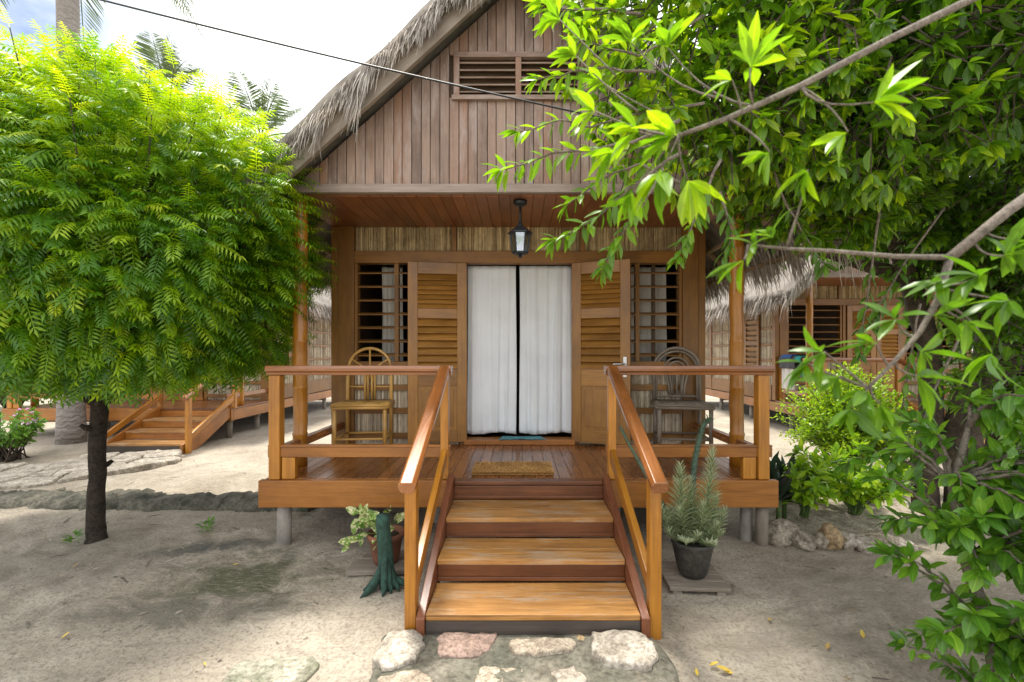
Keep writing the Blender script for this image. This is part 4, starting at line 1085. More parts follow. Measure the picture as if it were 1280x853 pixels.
for path_, r0 in (([(.0, .02, .2), (.03, .1, .45), (.1, .22, .66), (.155, .28, .8), (.2, .3, .91), (.25, .31, .955)], .026), ([(-.04, .02, .2), (-.2, .12, .45), (-.32, .2, .66), (-.40, .25, .80), (-.455, .27, .905)], .015)):
    sm = MB(); pts = [Vector(p) for p in path_]; leafstem(sm, pts, r0, r0 * .6, 8); st = sm.build('cactus_stem', 'stem green', pp, 0, True); st.data.materials[0] = MATS['cactus skin']
    lv = Leaves()
    for i in range(170):
        t = (i + .5) / 170 * (len(pts) - 1); k = int(t); p = pts[k].lerp(pts[min(k + 1, len(pts) - 1)], t - k); an = i * 2.4
        d = (pts[min(k + 1, len(pts) - 1)] - pts[k - 1 if k else 0]).normalized(); o_ = d.orthogonal().normalized(); b_ = d.cross(o_)
        a = o_ * math.cos(an) + b_ * math.sin(an) + d * .5
        lv.one(p + a * r0 * .4, a, d + rv(.1), r0 * 1.5, rng.random())
    lv.build('spines', leaf_tmpl(.12, .02, -.1), 'cactus skin', st)
pl = thing('wooden_pallet', 'small grey plank pallet under the black pot', 'pallet', (1.11, 2.95, -.030), R(-3)); pl.scale = (.92, .9, 1)
for i in range(4):
    m = MB(); m.box((.01, -.15 + i * .1, .048), (.40, .09, .024)); m.build('plank', 'grey timber', pl, .004)
for x in (-.14, .15):
    m = MB(); m.box((x, 0, .016), (.06, .38, .038)); m.build('bearer', 'grey timber', pl, .004)

# ------------------------------------------------------------------ left neem tree
def limb(m, pts, r0, r1, n=8, wob=.0):
    m.tube(pts, list(np.linspace(r0, r1, len(pts))), n)
def curve(p0, p1, bend, k=7):
    p0, p1, b = Vector(p0), Vector(p1), Vector(bend)
    return [p0.lerp(p1, t) + b * 4 * t * (1 - t) for t in np.linspace(0, 1, k)]
nt_ = thing('neem_tree', 'clipped round bright green tree with a dark straight trunk on the left', 'tree', (-3.3, 3.56, 0))
m = MB(); tp_ = [(0, 0, -.05), (-.005, 0, .05), (0, 0, .4), (.005, .01, .8), (.01, .02, 1.2), (.02, .05, 1.7), (.03, .1, 2.2)]
tq, tr_ = [], []
for i in range(45):
    t = i / 44 * 6; k = min(int(t), 5); p = Vector(tp_[k]).lerp(Vector(tp_[k + 1]), t - k); w_ = float(vnoise(t * 3.1, 1.5, 4)) - .5
    tq.append(p + Vector((w_ * .012, w_ * .008, 0))); rr0 = [.080, .062, .056, .054, .054, .05, .045]; tr_.append((rr0[k] + (rr0[k + 1] - rr0[k]) * (t - k)) * (1 + .13 * (float(vnoise(t * 4.7, 7.3, 9)) - .5)))
m.tube(tq, tr_, 14)
for (z_, a_) in ((.55, 1.1), (.86, -1.9), (1.05, -.6)): m.tube([(0, 0, z_), (.075 * math.cos(a_), .075 * math.sin(a_), z_ + .03), (.10 * math.cos(a_), .10 * math.sin(a_), z_ + .05)], [.03, .02, .014], 8)
for (ex, ey, ez) in ((.5, -.4, 1.75), (-.5, -.35, 1.8), (.3, .6, 1.8), (-.35, .5, 1.75)): m.tube(curve((.008, .02, 1.05), (ex, ey, ez), (0, 0, -.08), 7), list(np.linspace(.036, .014, 7)), 8); m.build('trunk', 'bark dark', nt_, 0, True)
m = MB(); cc = Vector((-.02, .10, 2.20)); rad = Vector((1.42, 1.20, 1.16))
for i in range(26):
    an = i * 2.4; el = rng.uniform(-.3, 1.2); d = Vector((math.cos(an) * math.cos(el), math.sin(an) * math.cos(el), math.sin(el)))
    e = cc + Vector((d.x * rad.x, d.y * rad.y, d.z * rad.z)) * .82; e.z = max(e.z, 1.35) 
    limb(m, curve((0.01, .03, rng.uniform(1.2, 2.0)), e, (0, 0, rng.uniform(-.1, .15))), .03, .006, 6)
brm = m
def superpt(d, e=2.7):
    k = (np.abs(d) ** e).sum(1) ** (-1 / e); return d * k[:, None]
nN = 17500
d = nz(nr.normal(size=(nN, 3))); sh = superpt(d)
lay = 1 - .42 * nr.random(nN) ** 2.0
lump = 1 + .16 * (vnoise(np.arctan2(d[:, 1], d[:, 0]) * 3.2 + 20, d[:, 2] * 4 + 9, 5) - .5) * 2
P = sh * lay[:, None] * lump[:, None] * np.array(rad) + np.array(cc)
P[:, 2] = np.where(P[:, 2] < 1.36, 1.36 + nr.random(nN) * .25, P[:, 2])
# narrower towards the flat underside
tz = np.clip((P[:, 2] - 1.2) / 1.1, 0, 1); kk = .70 + .30 * tz ** .7
P[:, :2] = (P[:, :2] - np.array(cc)[:2]) * kk[:, None] + np.array(cc)[:2]
out_ = nz((P - np.array(cc)) / np.array(rad))
A = nz(out_ * np.array((1, 1, .55)) + nr.normal(size=(nN, 3)) * .42 + np.array((0, 0, .10)))
Nn = np.array((0, 0, 1.0)) + out_ * .35 + nr.normal(size=(nN, 3)) * .22
top_tone = np.clip((out_[:, 2] - .1) * .75, 0, 1) * np.clip((lay - .75) * 5, 0, 1)  # paler top leaves: new growth, plus sunlight on the crown put into leaf colour
lcv = np.clip(.52 + .30 * nr.normal(size=nN) * .7 + top_tone * .45, .02, 1)
sz = nr.uniform(.14, .27, nN)
half = nr.random(nN) < .5
tA, tB = frond_tmpl(9, .25, .028, .36, 1, .34), frond_tmpl(8, .28, .030, .5, 2, .46)
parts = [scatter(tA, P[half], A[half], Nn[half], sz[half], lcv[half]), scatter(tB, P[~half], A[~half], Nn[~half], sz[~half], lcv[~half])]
# shoots that stick out of the clipped outline
nS_ = 90; d = nz(np.stack([nr.normal(size=nS_), nr.normal(size=nS_) * .8 - .2, np.abs(nr.normal(size=nS_)) + .25], -1)); sp_ = superpt(d) * np.array(rad) + np.array(cc)
shm = brm; lvP, lvA, lvN, lvS, lvC = [], [], [], [], []
for q, dd in zip(sp_, d):
    dirv = Vector((dd[0] * .5, dd[1] * .5, .9)).normalized(); ln = rng.uniform(.06, .30); p0 = Vector(q) - dirv * .15; p1 = Vector(q) + dirv * ln
    shm.tube([Vector((.02, .05, 1.9)), Vector((.02, .05, 1.9)).lerp(p0, .6) + rv(.06), p0, p1], [.009, .007, .005, .003], 5)
    for i in range(11):
        t = .25 + .75 * i / 10; an = i * 2.4
        lvP.append(p0.lerp(p1, t)); lvA.append(Vector((math.cos(an), math.sin(an), .45 + .5 * t))); lvN.append(Vector((0, 0, 1)) + rv(.2)); lvS.append(rng.uniform(.16, .28) * (1.15 - .4 * t)); lvC.append(.62 + .38 * rng.random())
parts.append(scatter(tA, np.array([tuple(x) for x in lvP]), np.array([tuple(x) for x in lvA]), np.array([tuple(x) for x in lvN]), np.array(lvS), np.array(lvC)))
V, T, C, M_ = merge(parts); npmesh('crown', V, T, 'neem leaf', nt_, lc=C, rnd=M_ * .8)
brm.build('branches', 'bark dark', nt_, 0, True)

# ------------------------------------------------------------------ right tree
LT = [leaf_tmpl(.19, .06, .16, .5), leaf_tmpl(.17, .03, .30, .55), leaf_tmpl(.21, .09, .04, .45)]
rt = thing('broadleaf_tree', 'large shady tree with twisted dark trunks on the right edge', 'tree', (4.05, 4.0, 0))
base = Vector((4.05, 4.0, 0))
def tr(m, pts, rad, n=12): m.tube([Vector(p) - base for p in pts], rad, n)
m = MB(); tr(m, [(3.95, 4.0, -.1), (3.93, 4.0, .35), (3.88, 3.98, .75), (3.92, 3.96, 1.05), (4.12, 3.95, 1.35), (4.15, 3.95, 1.7), (3.95, 3.95, 2.15), (3.75, 3.9, 2.7), (3.5, 3.8, 3.3), (3.1, 3.7, 3.8)], [.17, .14, .13, .135, .14, .13, .12, .11, .08, .05], 14); m.build('trunk', 'bark brown', rt, 0, True)
m = MB(); tr(m, [(3.72, 4.15, -.1), (3.70, 4.15, .4), (3.72, 4.1, .9), (3.66, 4.05, 1.5), (3.35, 3.9, 2.1), (2.9, 3.6, 2.6), (2.3, 3.2, 3.0), (1.8, 2.9, 3.2)], [.11, .095, .09, .085, .075, .06, .04, .02], 12); m.build('trunk', 'bark brown', rt, 0, True)
m = MB(); tr(m, [(4.25, 4.1, -.1), (4.35, 4.1, .5), (4.5, 4.1, 1.2), (4.6, 4.1, 2.0), (4.4, 4.0, 2.9), (4.0, 3.8, 3.5), (3.4, 3.3, 3.75), (2.8, 2.9, 3.7)], [.15, .13, .12, .12, .11, .09, .07, .03], 12); m.build('trunk', 'bark brown', rt, 0, True)
limbs = [[(4.15, 3.95, 1.7), (4.3, 3.4, 2.1), (4.0, 2.8, 2.5), (3.5, 2.4, 2.8)], [(3.95, 3.95, 2.15), (3.4, 4.4, 2.8), (2.8, 4.7, 3.3)], [(4.5, 4.1, 2.4), (5.2, 4.4, 3.0), (5.8, 4.6, 3.5)], [(4.4, 4.0, 2.9), (4.4, 3.2, 3.3), (4.0, 2.3, 3.5), (3.4, 1.7, 3.5)],
         [(4.6, 4.1, 2.0), (5.0, 3.6, 2.3), (5.3, 3.0, 2.5)], [(3.5, 3.8, 3.3), (3.0, 4.2, 3.9), (2.5, 4.5, 4.3)], [(4.0, 3.8, 3.5), (4.2, 4.2, 4.2), (4.4, 4.5, 4.8)], [(3.35, 3.9, 2.1), (2.8, 4.2, 2.4), (2.5, 4.3, 2.7)]]
for pts in limbs:
    m = MB(); c = [Vector(p) for p in pts]; tr(m, c, list(np.linspace(.07, .022, len(c))), 9); m.build('limb', 'bark brown', rt, 0, True)
# crown: leaf rosettes in irregular lobes; sunlit front, shaded depth put into leaf tones
SUN_EL, SUN_AZ = 74.0, -28.0        # azimuth measured from +Y towards +X
sv0 = Vector((math.sin(R(SUN_AZ)) * math.cos(R(SUN_EL)), math.cos(R(SUN_AZ)) * math.cos(R(SUN_EL)), math.sin(R(SUN_EL))))
lv = Leaves(); tw = MB()
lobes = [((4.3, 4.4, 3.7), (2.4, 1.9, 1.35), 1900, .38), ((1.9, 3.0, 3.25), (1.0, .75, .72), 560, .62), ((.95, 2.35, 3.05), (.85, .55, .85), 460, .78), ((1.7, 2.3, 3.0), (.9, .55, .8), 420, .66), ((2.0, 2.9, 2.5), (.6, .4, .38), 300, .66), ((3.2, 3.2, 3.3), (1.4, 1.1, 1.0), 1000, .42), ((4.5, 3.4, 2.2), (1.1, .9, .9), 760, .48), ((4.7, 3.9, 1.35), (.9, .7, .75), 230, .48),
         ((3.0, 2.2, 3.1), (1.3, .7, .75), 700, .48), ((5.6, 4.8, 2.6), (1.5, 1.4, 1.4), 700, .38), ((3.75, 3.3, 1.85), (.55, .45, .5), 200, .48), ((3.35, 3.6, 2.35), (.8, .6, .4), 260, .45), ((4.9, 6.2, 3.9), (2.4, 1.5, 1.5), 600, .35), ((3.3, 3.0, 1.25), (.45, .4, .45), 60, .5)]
for (c, r_, n, cb) in lobes:
    c = Vector(c); k = 0
    while k < n:
        p = Vector((rng.uniform(-1, 1), rng.uniform(-1, 1), rng.uniform(-1, 1)))
        l_ = p.length
        if l_ > 1 or rng.random() > .25 + .75 * l_ ** 2: continue
        q = c + Vector((p.x * r_[0], p.y * r_[1], p.z * r_[2]))
        # gaps between clumps
        if float(vnoise(q.x * 2.6 + q.z * 1.9, q.y * 2.6 - q.z * 1.3, 61)) < .27: k += .25; continue
        # keep the view over the neighbour's wall open
        px, py = 648 + 569 * q.x / q.y, 440 - 569 * (q.z - 1.47) / q.y
        if q.y < 7 and 880 < px < 1105 and py > 335 + (1105 - px) * .0: continue
        if px < 690 + max(0, py) * .16 + 26 * math.sin(py * .05): continue
        if px < 905 and py > 285: continue
        # crown thinned on purpose where it would shade the lime bush and plants
        tt = (q.z - .8) / sv0.z; hx, hy = q.x - sv0.x * tt, q.y - sv0.y * tt
        if (math.hypot(hx - 3.75, hy - 5.1) < 1.0 or math.hypot(hx - 2.8, hy - 4.1) < .7) and rng.random() < .93: k += .3; continue
        k += 1
        d = Vector((p.x, p.y, p.z * .5 - .25)) + rv(.35); d.normalize()
        tw.tube([q - d * rng.uniform(.12, .3) + Vector((0, 0, .04)), q], [.005, .003], 4, cap=False)
        rosette(lv, q - base, d, rng.randint(7, 11), rng.uniform(.065, .112), cb + (.12 if rng.random() < .25 else 0), .30, 1.1)
        for i in range(3):
            qq = q - d * rng.uniform(.05, .2); lv.one(qq - base, d * .3 + rv(.6), Vector((0, 0, 1)) + rv(.3), rng.uniform(.07, .12), cb + rng.uniform(-.3, .2))
for i in range(len(tw.v)): tw.v[i] = tuple(Vector(tw.v[i]) - base)
lv.build('crown', LT, 'tree leaf', rt); tw.build('twigs', 'bark brown', rt)

# the near boughs that reach across towards the steps
def twig(lvs, mb_, pts, r0, r1, size, cb, n_side, tip=7, cvar=.12, droop=.3, first=.2):
    pts = [Vector(p) for p in pts]
    fine = []
    for i in range(len(pts) - 1):
        for t in (0, .33, .67): fine.append(pts[i].lerp(pts[i + 1], t) + rv(.003))
    fine.append(pts[-1]); mb_.tube(fine, list(np.linspace(r0, r1, len(fine))), 8)
    L_ = len(fine) - 1
    for i in range(n_side):
        t = first + (1 - first) * (i + .5) / n_side; k = min(int(t * L_), L_ - 1); p = fine[k].lerp(fine[k + 1], t * L_ - k)
        d = (fine[k + 1] - fine[k]).normalized(); an = i * 2.4 + rng.random(); o_ = d.orthogonal().normalized(); b_ = d.cross(o_)
        a = d * .5 + (o_ * math.cos(an) + b_ * math.sin(an)) * .8 + Vector((0, 0, -droop)) + rv(.15)
        lvs.one(p, a, Vector((0, 0, 1)) + rv(.3) - Vector((0, .3, 0)), size * rng.uniform(.7, 1.1), min(.985, cb + rng.uniform(-cvar, cvar)))
    if tip: rosette(lvs, fine[-1], (fine[-1] - fine[-3]), tip, size, cb, cvar, 1.2, droop)
near = Leaves(); nb = MB()
nbase = base
b1 = [(3.5, 1.75, 3.5), (2.2, 1.35, 2.95), at(1225, -6, 1.05), at(1110, 50, .99), at(1000, 108, .95), at(910, 148, .93), at(848, 170, .92)]
fine = [Vector(p) for p in b1]; nb.tube(fine, [.03, .016, .0088, .0075, .0065, .0055, .004], 10)
b2 = [(3.9, 2.8, 2.5), (2.6, 1.9, 2.35), at(1330, 215, 1.0), at(1262, 262, .96), at(1188, 322, .92)]
nb.tube([Vector(p) for p in b2], [.04, .024, .013, .011, .010], 10)
nb.tube([at(1188, 322, .92), at(1120, 321, .91), at(1040, 314, .90), at(980, 311, .90), at(935, 306, .9)], [.006, .005, .004, .0033, .0025], 8)
nb.tube([at(1188, 322, .92), at(1172, 375, .9), at(1150, 415, .88), at(1118, 452, .87), at(1085, 485, .86)], [.007, .0062, .005, .004, .003], 8)
BP = []
for ch in (fine, [Vector(p) for p in b2], [at(1188, 322, .92), at(1040, 314, .90), at(935, 306, .9)], [at(1188, 322, .92), at(1172, 375, .9), at(1150, 415, .88), at(1118, 452, .87), at(1085, 485, .86)]):
    for i in range(len(ch) - 1): BP += [ch[i].lerp(ch[i + 1], t) for t in np.linspace(0, 1, 12)]
# rosettes (direction seen, distance, size, tone)
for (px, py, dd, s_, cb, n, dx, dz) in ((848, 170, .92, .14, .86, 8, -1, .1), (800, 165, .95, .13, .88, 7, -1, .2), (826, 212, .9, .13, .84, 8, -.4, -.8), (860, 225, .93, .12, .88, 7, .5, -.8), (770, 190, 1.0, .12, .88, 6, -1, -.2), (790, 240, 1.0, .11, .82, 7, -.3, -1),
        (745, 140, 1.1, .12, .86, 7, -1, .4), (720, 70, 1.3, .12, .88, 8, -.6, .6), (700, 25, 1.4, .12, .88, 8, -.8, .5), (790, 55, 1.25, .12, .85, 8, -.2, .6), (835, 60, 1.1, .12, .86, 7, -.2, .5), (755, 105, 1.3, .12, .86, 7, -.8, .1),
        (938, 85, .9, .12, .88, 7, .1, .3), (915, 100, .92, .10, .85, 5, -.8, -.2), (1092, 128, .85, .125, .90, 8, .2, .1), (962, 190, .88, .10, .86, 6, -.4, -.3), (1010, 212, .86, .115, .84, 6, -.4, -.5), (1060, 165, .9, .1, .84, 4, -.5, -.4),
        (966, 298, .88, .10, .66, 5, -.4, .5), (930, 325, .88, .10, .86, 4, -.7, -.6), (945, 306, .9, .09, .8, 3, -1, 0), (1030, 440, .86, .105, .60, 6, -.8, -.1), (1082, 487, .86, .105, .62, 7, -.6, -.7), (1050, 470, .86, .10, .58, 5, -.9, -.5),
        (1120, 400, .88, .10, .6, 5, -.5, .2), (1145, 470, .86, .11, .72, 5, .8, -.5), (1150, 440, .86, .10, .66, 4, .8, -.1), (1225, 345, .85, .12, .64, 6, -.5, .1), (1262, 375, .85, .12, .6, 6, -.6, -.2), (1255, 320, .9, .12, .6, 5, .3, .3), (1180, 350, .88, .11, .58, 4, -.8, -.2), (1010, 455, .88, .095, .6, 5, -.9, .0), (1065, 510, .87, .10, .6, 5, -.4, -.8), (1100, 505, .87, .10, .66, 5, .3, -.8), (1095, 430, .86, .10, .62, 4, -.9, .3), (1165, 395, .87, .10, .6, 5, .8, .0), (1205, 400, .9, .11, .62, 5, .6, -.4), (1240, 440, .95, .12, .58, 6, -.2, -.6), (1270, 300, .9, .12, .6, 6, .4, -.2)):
    p = at(px, py, dd); d = Vector((dx, rng.uniform(-.4, .3), dz))
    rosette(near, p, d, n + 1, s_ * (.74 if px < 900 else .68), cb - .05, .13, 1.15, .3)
    k_ = min(range(len(BP)), key=lambda i: (BP[i] - p).length); qn = BP[k_]; dist = (qn - p).length
    if dist > .03:
        if dist > .42: qn = p + (qn - p) * (.42 / dist) + Vector((0, .12, .05))
        mid_ = p.lerp(qn, .5) - d.normalized() * .04 * min(1, dist * 5) + Vector((0, .01, -.01))
        nb.tube([p * (1 - t) ** 2 + mid_ * 2 * t * (1 - t) + qn * t * t for t in np.linspace(0, 1, 6)], [.0016, .0018, .002, .0023, .0026, .003], 6)
# hanging sprays further out
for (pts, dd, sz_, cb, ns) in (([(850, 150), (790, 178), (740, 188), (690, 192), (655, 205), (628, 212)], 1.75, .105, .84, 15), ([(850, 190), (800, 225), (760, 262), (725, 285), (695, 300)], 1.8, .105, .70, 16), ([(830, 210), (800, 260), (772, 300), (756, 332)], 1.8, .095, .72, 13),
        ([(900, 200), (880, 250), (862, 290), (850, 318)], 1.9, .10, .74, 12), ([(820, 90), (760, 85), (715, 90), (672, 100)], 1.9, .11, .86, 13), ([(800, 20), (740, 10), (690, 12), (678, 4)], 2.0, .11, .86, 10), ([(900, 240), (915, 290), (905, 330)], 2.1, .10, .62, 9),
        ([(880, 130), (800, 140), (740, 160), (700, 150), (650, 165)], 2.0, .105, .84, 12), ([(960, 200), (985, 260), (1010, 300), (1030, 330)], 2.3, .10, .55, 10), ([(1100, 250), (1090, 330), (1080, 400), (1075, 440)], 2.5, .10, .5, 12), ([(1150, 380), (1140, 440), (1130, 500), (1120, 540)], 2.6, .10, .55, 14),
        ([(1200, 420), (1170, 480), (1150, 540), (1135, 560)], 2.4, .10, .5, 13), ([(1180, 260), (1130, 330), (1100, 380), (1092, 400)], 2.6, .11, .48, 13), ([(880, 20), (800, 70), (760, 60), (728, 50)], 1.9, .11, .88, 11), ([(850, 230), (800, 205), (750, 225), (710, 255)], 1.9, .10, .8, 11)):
    P3 = [at(x, y, dd + .02 * i + rng.uniform(-.03, .03)) for i, (x, y) in enumerate(pts)]
    twig(near, nb, P3, .007, .0025, sz_ * .88, cb - .06, ns * 2 + 4, 6, .16, .35)
for i in range(len(nb.v)): nb.v[i] = tuple(Vector(nb.v[i]) - nbase)
near.p = [tuple(Vector(p) - nbase) for p in near.p]
nb.build('bough', 'bark grey', rt, 0, True)
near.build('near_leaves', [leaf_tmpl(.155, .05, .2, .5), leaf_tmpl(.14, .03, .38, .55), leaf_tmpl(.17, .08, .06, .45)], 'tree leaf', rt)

# shrub in the right foreground corner
sb = thing('leafy_shrub', 'green leafy shrub in the lower right corner of the yard', 'shrub', (1.98, 1.85, 0)); sbase = Vector((1.98, 1.85, 0))
lv = Leaves(); sm = MB()
st_main = [(0, 0, -.05), (-.03, .02, .25), (-.10, .06, .6), (-.12, .1, .9), (-.05, .1, 1.15)]
sm.tube(st_main, [.032, .028, .024, .018, .01], 10)
SH = [((-.40, .12, .93), 2, .10, 16), ((-.42, .05, .62), 1, .10, 15), ((-.34, .0, .32), 1, .10, 14), ((-.28, -.1, .80), 2, .105, 16), ((-.15, -.25, .55), 1, .115, 16), ((-.05, -.3, .85), 2, .12, 16), ((.1, -.2, 1.05), 3, .12, 16), ((-.2, .1, 1.12), 3, .10, 14),
        ((.2, -.1, .75), 2, .12, 18), ((-.02, -.32, .35), 1, .12, 16), ((.15, -.3, .62), 2, .12, 16), ((-.25, -.12, .48), 1, .11, 16), ((-.22, .25, .7), 2, .10, 15), ((.05, .1, 1.2), 4, .11, 14), ((-.3, .3, 1.0), 3, .10, 15), ((.25, .2, 1.0), 3, .11, 16),
        ((-.1, -.15, .68), 2, .12, 16), ((.02, -.2, .98), 3, .12, 16), ((-.12, .02, .42), 1, .11, 14), ((-.30, .12, .2), 0, .09, 12), ((.12, -.1, .4), 1, .12, 16), ((.35, -.1, .9), 2, .12, 14), ((-.33, -.02, .78), 2, .10, 14), ((-.18, .0, .92), 3, .1, 14), ((.2, -.45, .95), 2, .12, 18), ((.1, -.5, .7), 2, .12, 18), ((.25, -.4, .5), 1, .12, 18), ((.05, -.45, .45), 1, .12, 18), ((.0, -.42, 1.0), 3, .12, 16), ((.3, -.3, 1.15), 3, .12, 18), ((.4, -.1, .6), 1, .12, 18), ((.35, -.2, .3), 1, .12, 18), ((.15, -.45, .25), 0, .12, 16), ((.45, .1, 1.0), 3, .12, 16), ((-.02, -.1, 1.25), 4, .11, 16)]
for q in list(SH):
    e = q[0]; SH.append(((e[0] * .8 + rng.uniform(-.03, .22), e[1] + rng.uniform(-.14, .12), max(.12, e[2] + rng.uniform(-.2, .1))), q[1], q[2], q[3]))
for q in list(SH):
    e = q[0]
    if rng.random() < .45 and e[0] > -.3: SH.append(((e[0] + rng.uniform(-.12, .2), e[1] + rng.uniform(-.14, .2), max(.15, e[2] + rng.uniform(-.15, .1))), q[1], q[2], q[3]))
for (e, b0, sz_, n) in SH:
    p0 = Vector(st_main[b0]); e = Vector(e); twig(lv, sm, curve(p0, e, (0, 0, .06), 6), .009, .003, sz_ * .88, .5, n, 6, .4, .25, .25)
lv.build('foliage', [leaf_tmpl(.22, .05, .15, .5), leaf_tmpl(.2, .03, .3, .55), leaf_tmpl(.24, .08, .05, .45)], 'shrub leaf', sb); sm.build('stem', 'bark grey', sb, 0, True)

# ------------------------------------------------------------------ planting bed on the right
def mound():
    n, k = 40, 10; V = [(3.3, 4.75, .09)]; T = []
    for j in range(1, k + 1):
        t = j / k
        for i in range(n):
            a = 2 * math.pi * i / n; rr = t * (1 + .1 * math.sin(3 * a + 1))
            V.append((3.3 + 1.30 * rr * math.cos(a) + .25 * math.sin(a) * rr, 4.78 + 1.05 * rr * math.sin(a), .08 * (1 - t ** 3) + (float(fbm(a * 4, t * 6, 8)) - .45) * .06 * (1 - t) - .03 * t))
    for i in range(n): T.append((0, 1 + i, 1 + (i + 1) % n, 0))
    Q = []
    for j in range(k - 1):
        for i in range(n): Q.append((1 + j * n + i, 1 + (j + 1) * n + i, 1 + (j + 1) * n + (i + 1) % n, 1 + j * n + (i + 1) % n))
    Tn = [(0, 1 + i, 1 + (i + 1) % n) for i in range(n)]
    me = bpy.data.meshes.new('planting_bed'); me.from_pydata(V, [], Tn + Q); me.materials.append(MATS['bed soil']); me.polygons.foreach_set('use_smooth', [True] * len(me.polygons)); me.update()
    o = link(bpy.data.objects.new('planting_bed', me)); tag(o, 'low mounded soil bed edged with rocks beside the deck', kind='structure')
mound()
GR = 'rough stones edging the planting bed'
for i, (px, py, w, h, mt, lb) in enumerate(((975, 673, 34, 26, 'stone grey', 'grey stone nearest the deck leg in the bed border'), (1003, 678, 24, 18, 'stone grey', 'small pale grey stone beside the one at the deck leg'), (1022, 678, 20, 16, 'stone grey', 'dark pitted grey stone left of the ochre one'),
        (1038, 676, 28, 22, 'stone ochre', 'yellow ochre stone in the middle of the bed border'), (1060, 679, 20, 17, 'stone light', 'whitish small stone just right of the ochre stone'), (1078, 681, 24, 15, 'stone light', 'whitish flat stone second to the right of the ochre stone'), (1100, 680, 30, 16, 'stone grey', 'long grey stone at the right end of the bed border'), (1128, 684, 26, 14, 'stone light', 'pale stone partly hidden by the foreground shrub leaves'))):
    d = CAMZ * FPX / (py + 3 - CY); k = d / FPX
    o = rock_mesh('border_stone', mt, (w * k * .62, w * k * .5, h * k * .72), 100 + i, None, ((px - CX) * k, d, h * k * .25), rng.uniform(0, 6)); tag(o, lb, 'stone', GR)
for i, (x, y, z, s_, mt, lb) in enumerate(((2.62, 4.55, .17, .16, 'stone grey', 'grey boulder behind the dark spiky plant'), (2.95, 4.65, .2, .2, 'stone light', 'pale rock at the foot of the fine leaved bush'), (3.2, 4.35, .15, .13, 'stone grey', 'round grey rock among the lime plants'))):
    o = rock_mesh('boulder', mt, (s_, s_ * .8, s_ * .62), 140 + i, None, (x, y, z), i); tag(o, lb, 'rock', 'rocks inside the planting bed')

# fine leaved lime bush
fb_ = thing('fine_leaved_bush', 'bright lime bush with fine leaves in front of the right bungalow', 'bush', (3.75, 5.2, .1))
lv = Leaves(); sm = MB()
for i in range(460):
    an = rng.uniform(0, 6.28); el = rng.uniform(-.1, 1.5); rr = rng.uniform(.5, 1.0)
    e = Vector((math.cos(an) * math.cos(el) * .78, math.sin(an) * math.cos(el) * .7, .40 + math.sin(el) * .82)) * rr + Vector((0, 0, .05))
    pts = curve((rng.uniform(-.06, .06), rng.uniform(-.06, .06), 0), e, (0, 0, .14), 8); sm.tube(pts, list(np.linspace(.008, .002, 8)), 5, cap=False)
    for j in range(44):
        t = .3 + .7 * (j + rng.random()) / 44; k = min(int(t * 7), 6); p = pts[k].lerp(pts[k + 1], t * 7 - k)
        lv.one(p + rv(.022), (pts[k + 1] - pts[k]).normalized() * .4 + rv(.6) + Vector((0, 0, .25)), Vector((0, 0, 1)) + rv(.4), rng.uniform(.030, .054), .22 + .5 * rng.random() + .25 * t)
lv.build('foliage', leaf_tmpl(.26, .05, .1), 'lime leaf', fb_); sm.build('stem', 'bark grey', fb_, 0, True)

def leafy(name, label, loc, n, h, spread, size, mat, tm, seed, cb=.5, group=None, straight=False):
    o = thing(name, label, 'plant', loc, 0, group); lv = Leaves(); sm = MB()
    for i in range(n):
        an = rng.uniform(0, 6.28); e = Vector((math.cos(an) * spread * rng.uniform(.2, 1), math.sin(an) * spread * rng.uniform(.2, 1), h * rng.uniform(.45, 1)))
        twig(lv, sm, curve((rng.uniform(-.03, .03), rng.uniform(-.03, .03), 0), e, (0, 0, .05), 5), .006, .003, size, cb, 12, 7, .4, .15, .3)
    lv.build('foliage', tm, mat, o); sm.build('stem', 'stem green', o, 0, True)
    return o
GP = 'plants in the bed beside the deck'
leafy('lime_plant', 'lime green leafy plant between the spiky plant and the ochre stone', (2.46, 3.92, .05), 20, .48, .27, .11, 'lime leaf', leaf_tmpl(.21, .05, .2), 1, .5, GP)
leafy('lime_plant', 'larger lime green leafy plant in front of the fine leaved bush', (2.94, 3.98, .05), 44, .54, .48, .11, 'lime leaf', leaf_tmpl(.21, .05, .2), 2, .55, GP)
leafy('lime_plant', 'small lime plant glimpsed behind the trunks of the big tree', (4.15, 4.75, .06), 8, .45, .22, .09, 'lime leaf', leaf_tmpl(.21, .05, .2), 3, .6, GP)
o = thing('spiky_plant', 'dark purple green rosette of sword leaves beside the deck corner', 'plant', (2.24, 3.92, .04), 0, GP); lv = Leaves()
for (cx_, cy_, z_) in ((0, 0, .14), (.12, .12, .2), (-.02, .16, .22)):
    for i in range(26):
        an = i * 2.4; el = .25 + 1.15 * i / 26
        lv.one((cx_, cy_, z_), (math.cos(an) * math.cos(el), math.sin(an) * math.cos(el), math.sin(el)), Vector((0, 0, 1)) + rv(.1), rng.uniform(.28, .40), rng.random())
lv.build('sword_leaves', leaf_tmpl(.085, .03, .12, .4), 'purple leaf', o)
m = MB(); m.tube([(0, 0, -.05), (0, 0, .16)], .02, 8); m.tube([(.12, .12, -.05), (.12, .12, .22)], .02, 8); m.tube([(-.02, .16, -.05), (-.02, .16, .24)], .02, 8); m.build('stem', 'stem green', o, 0, True)

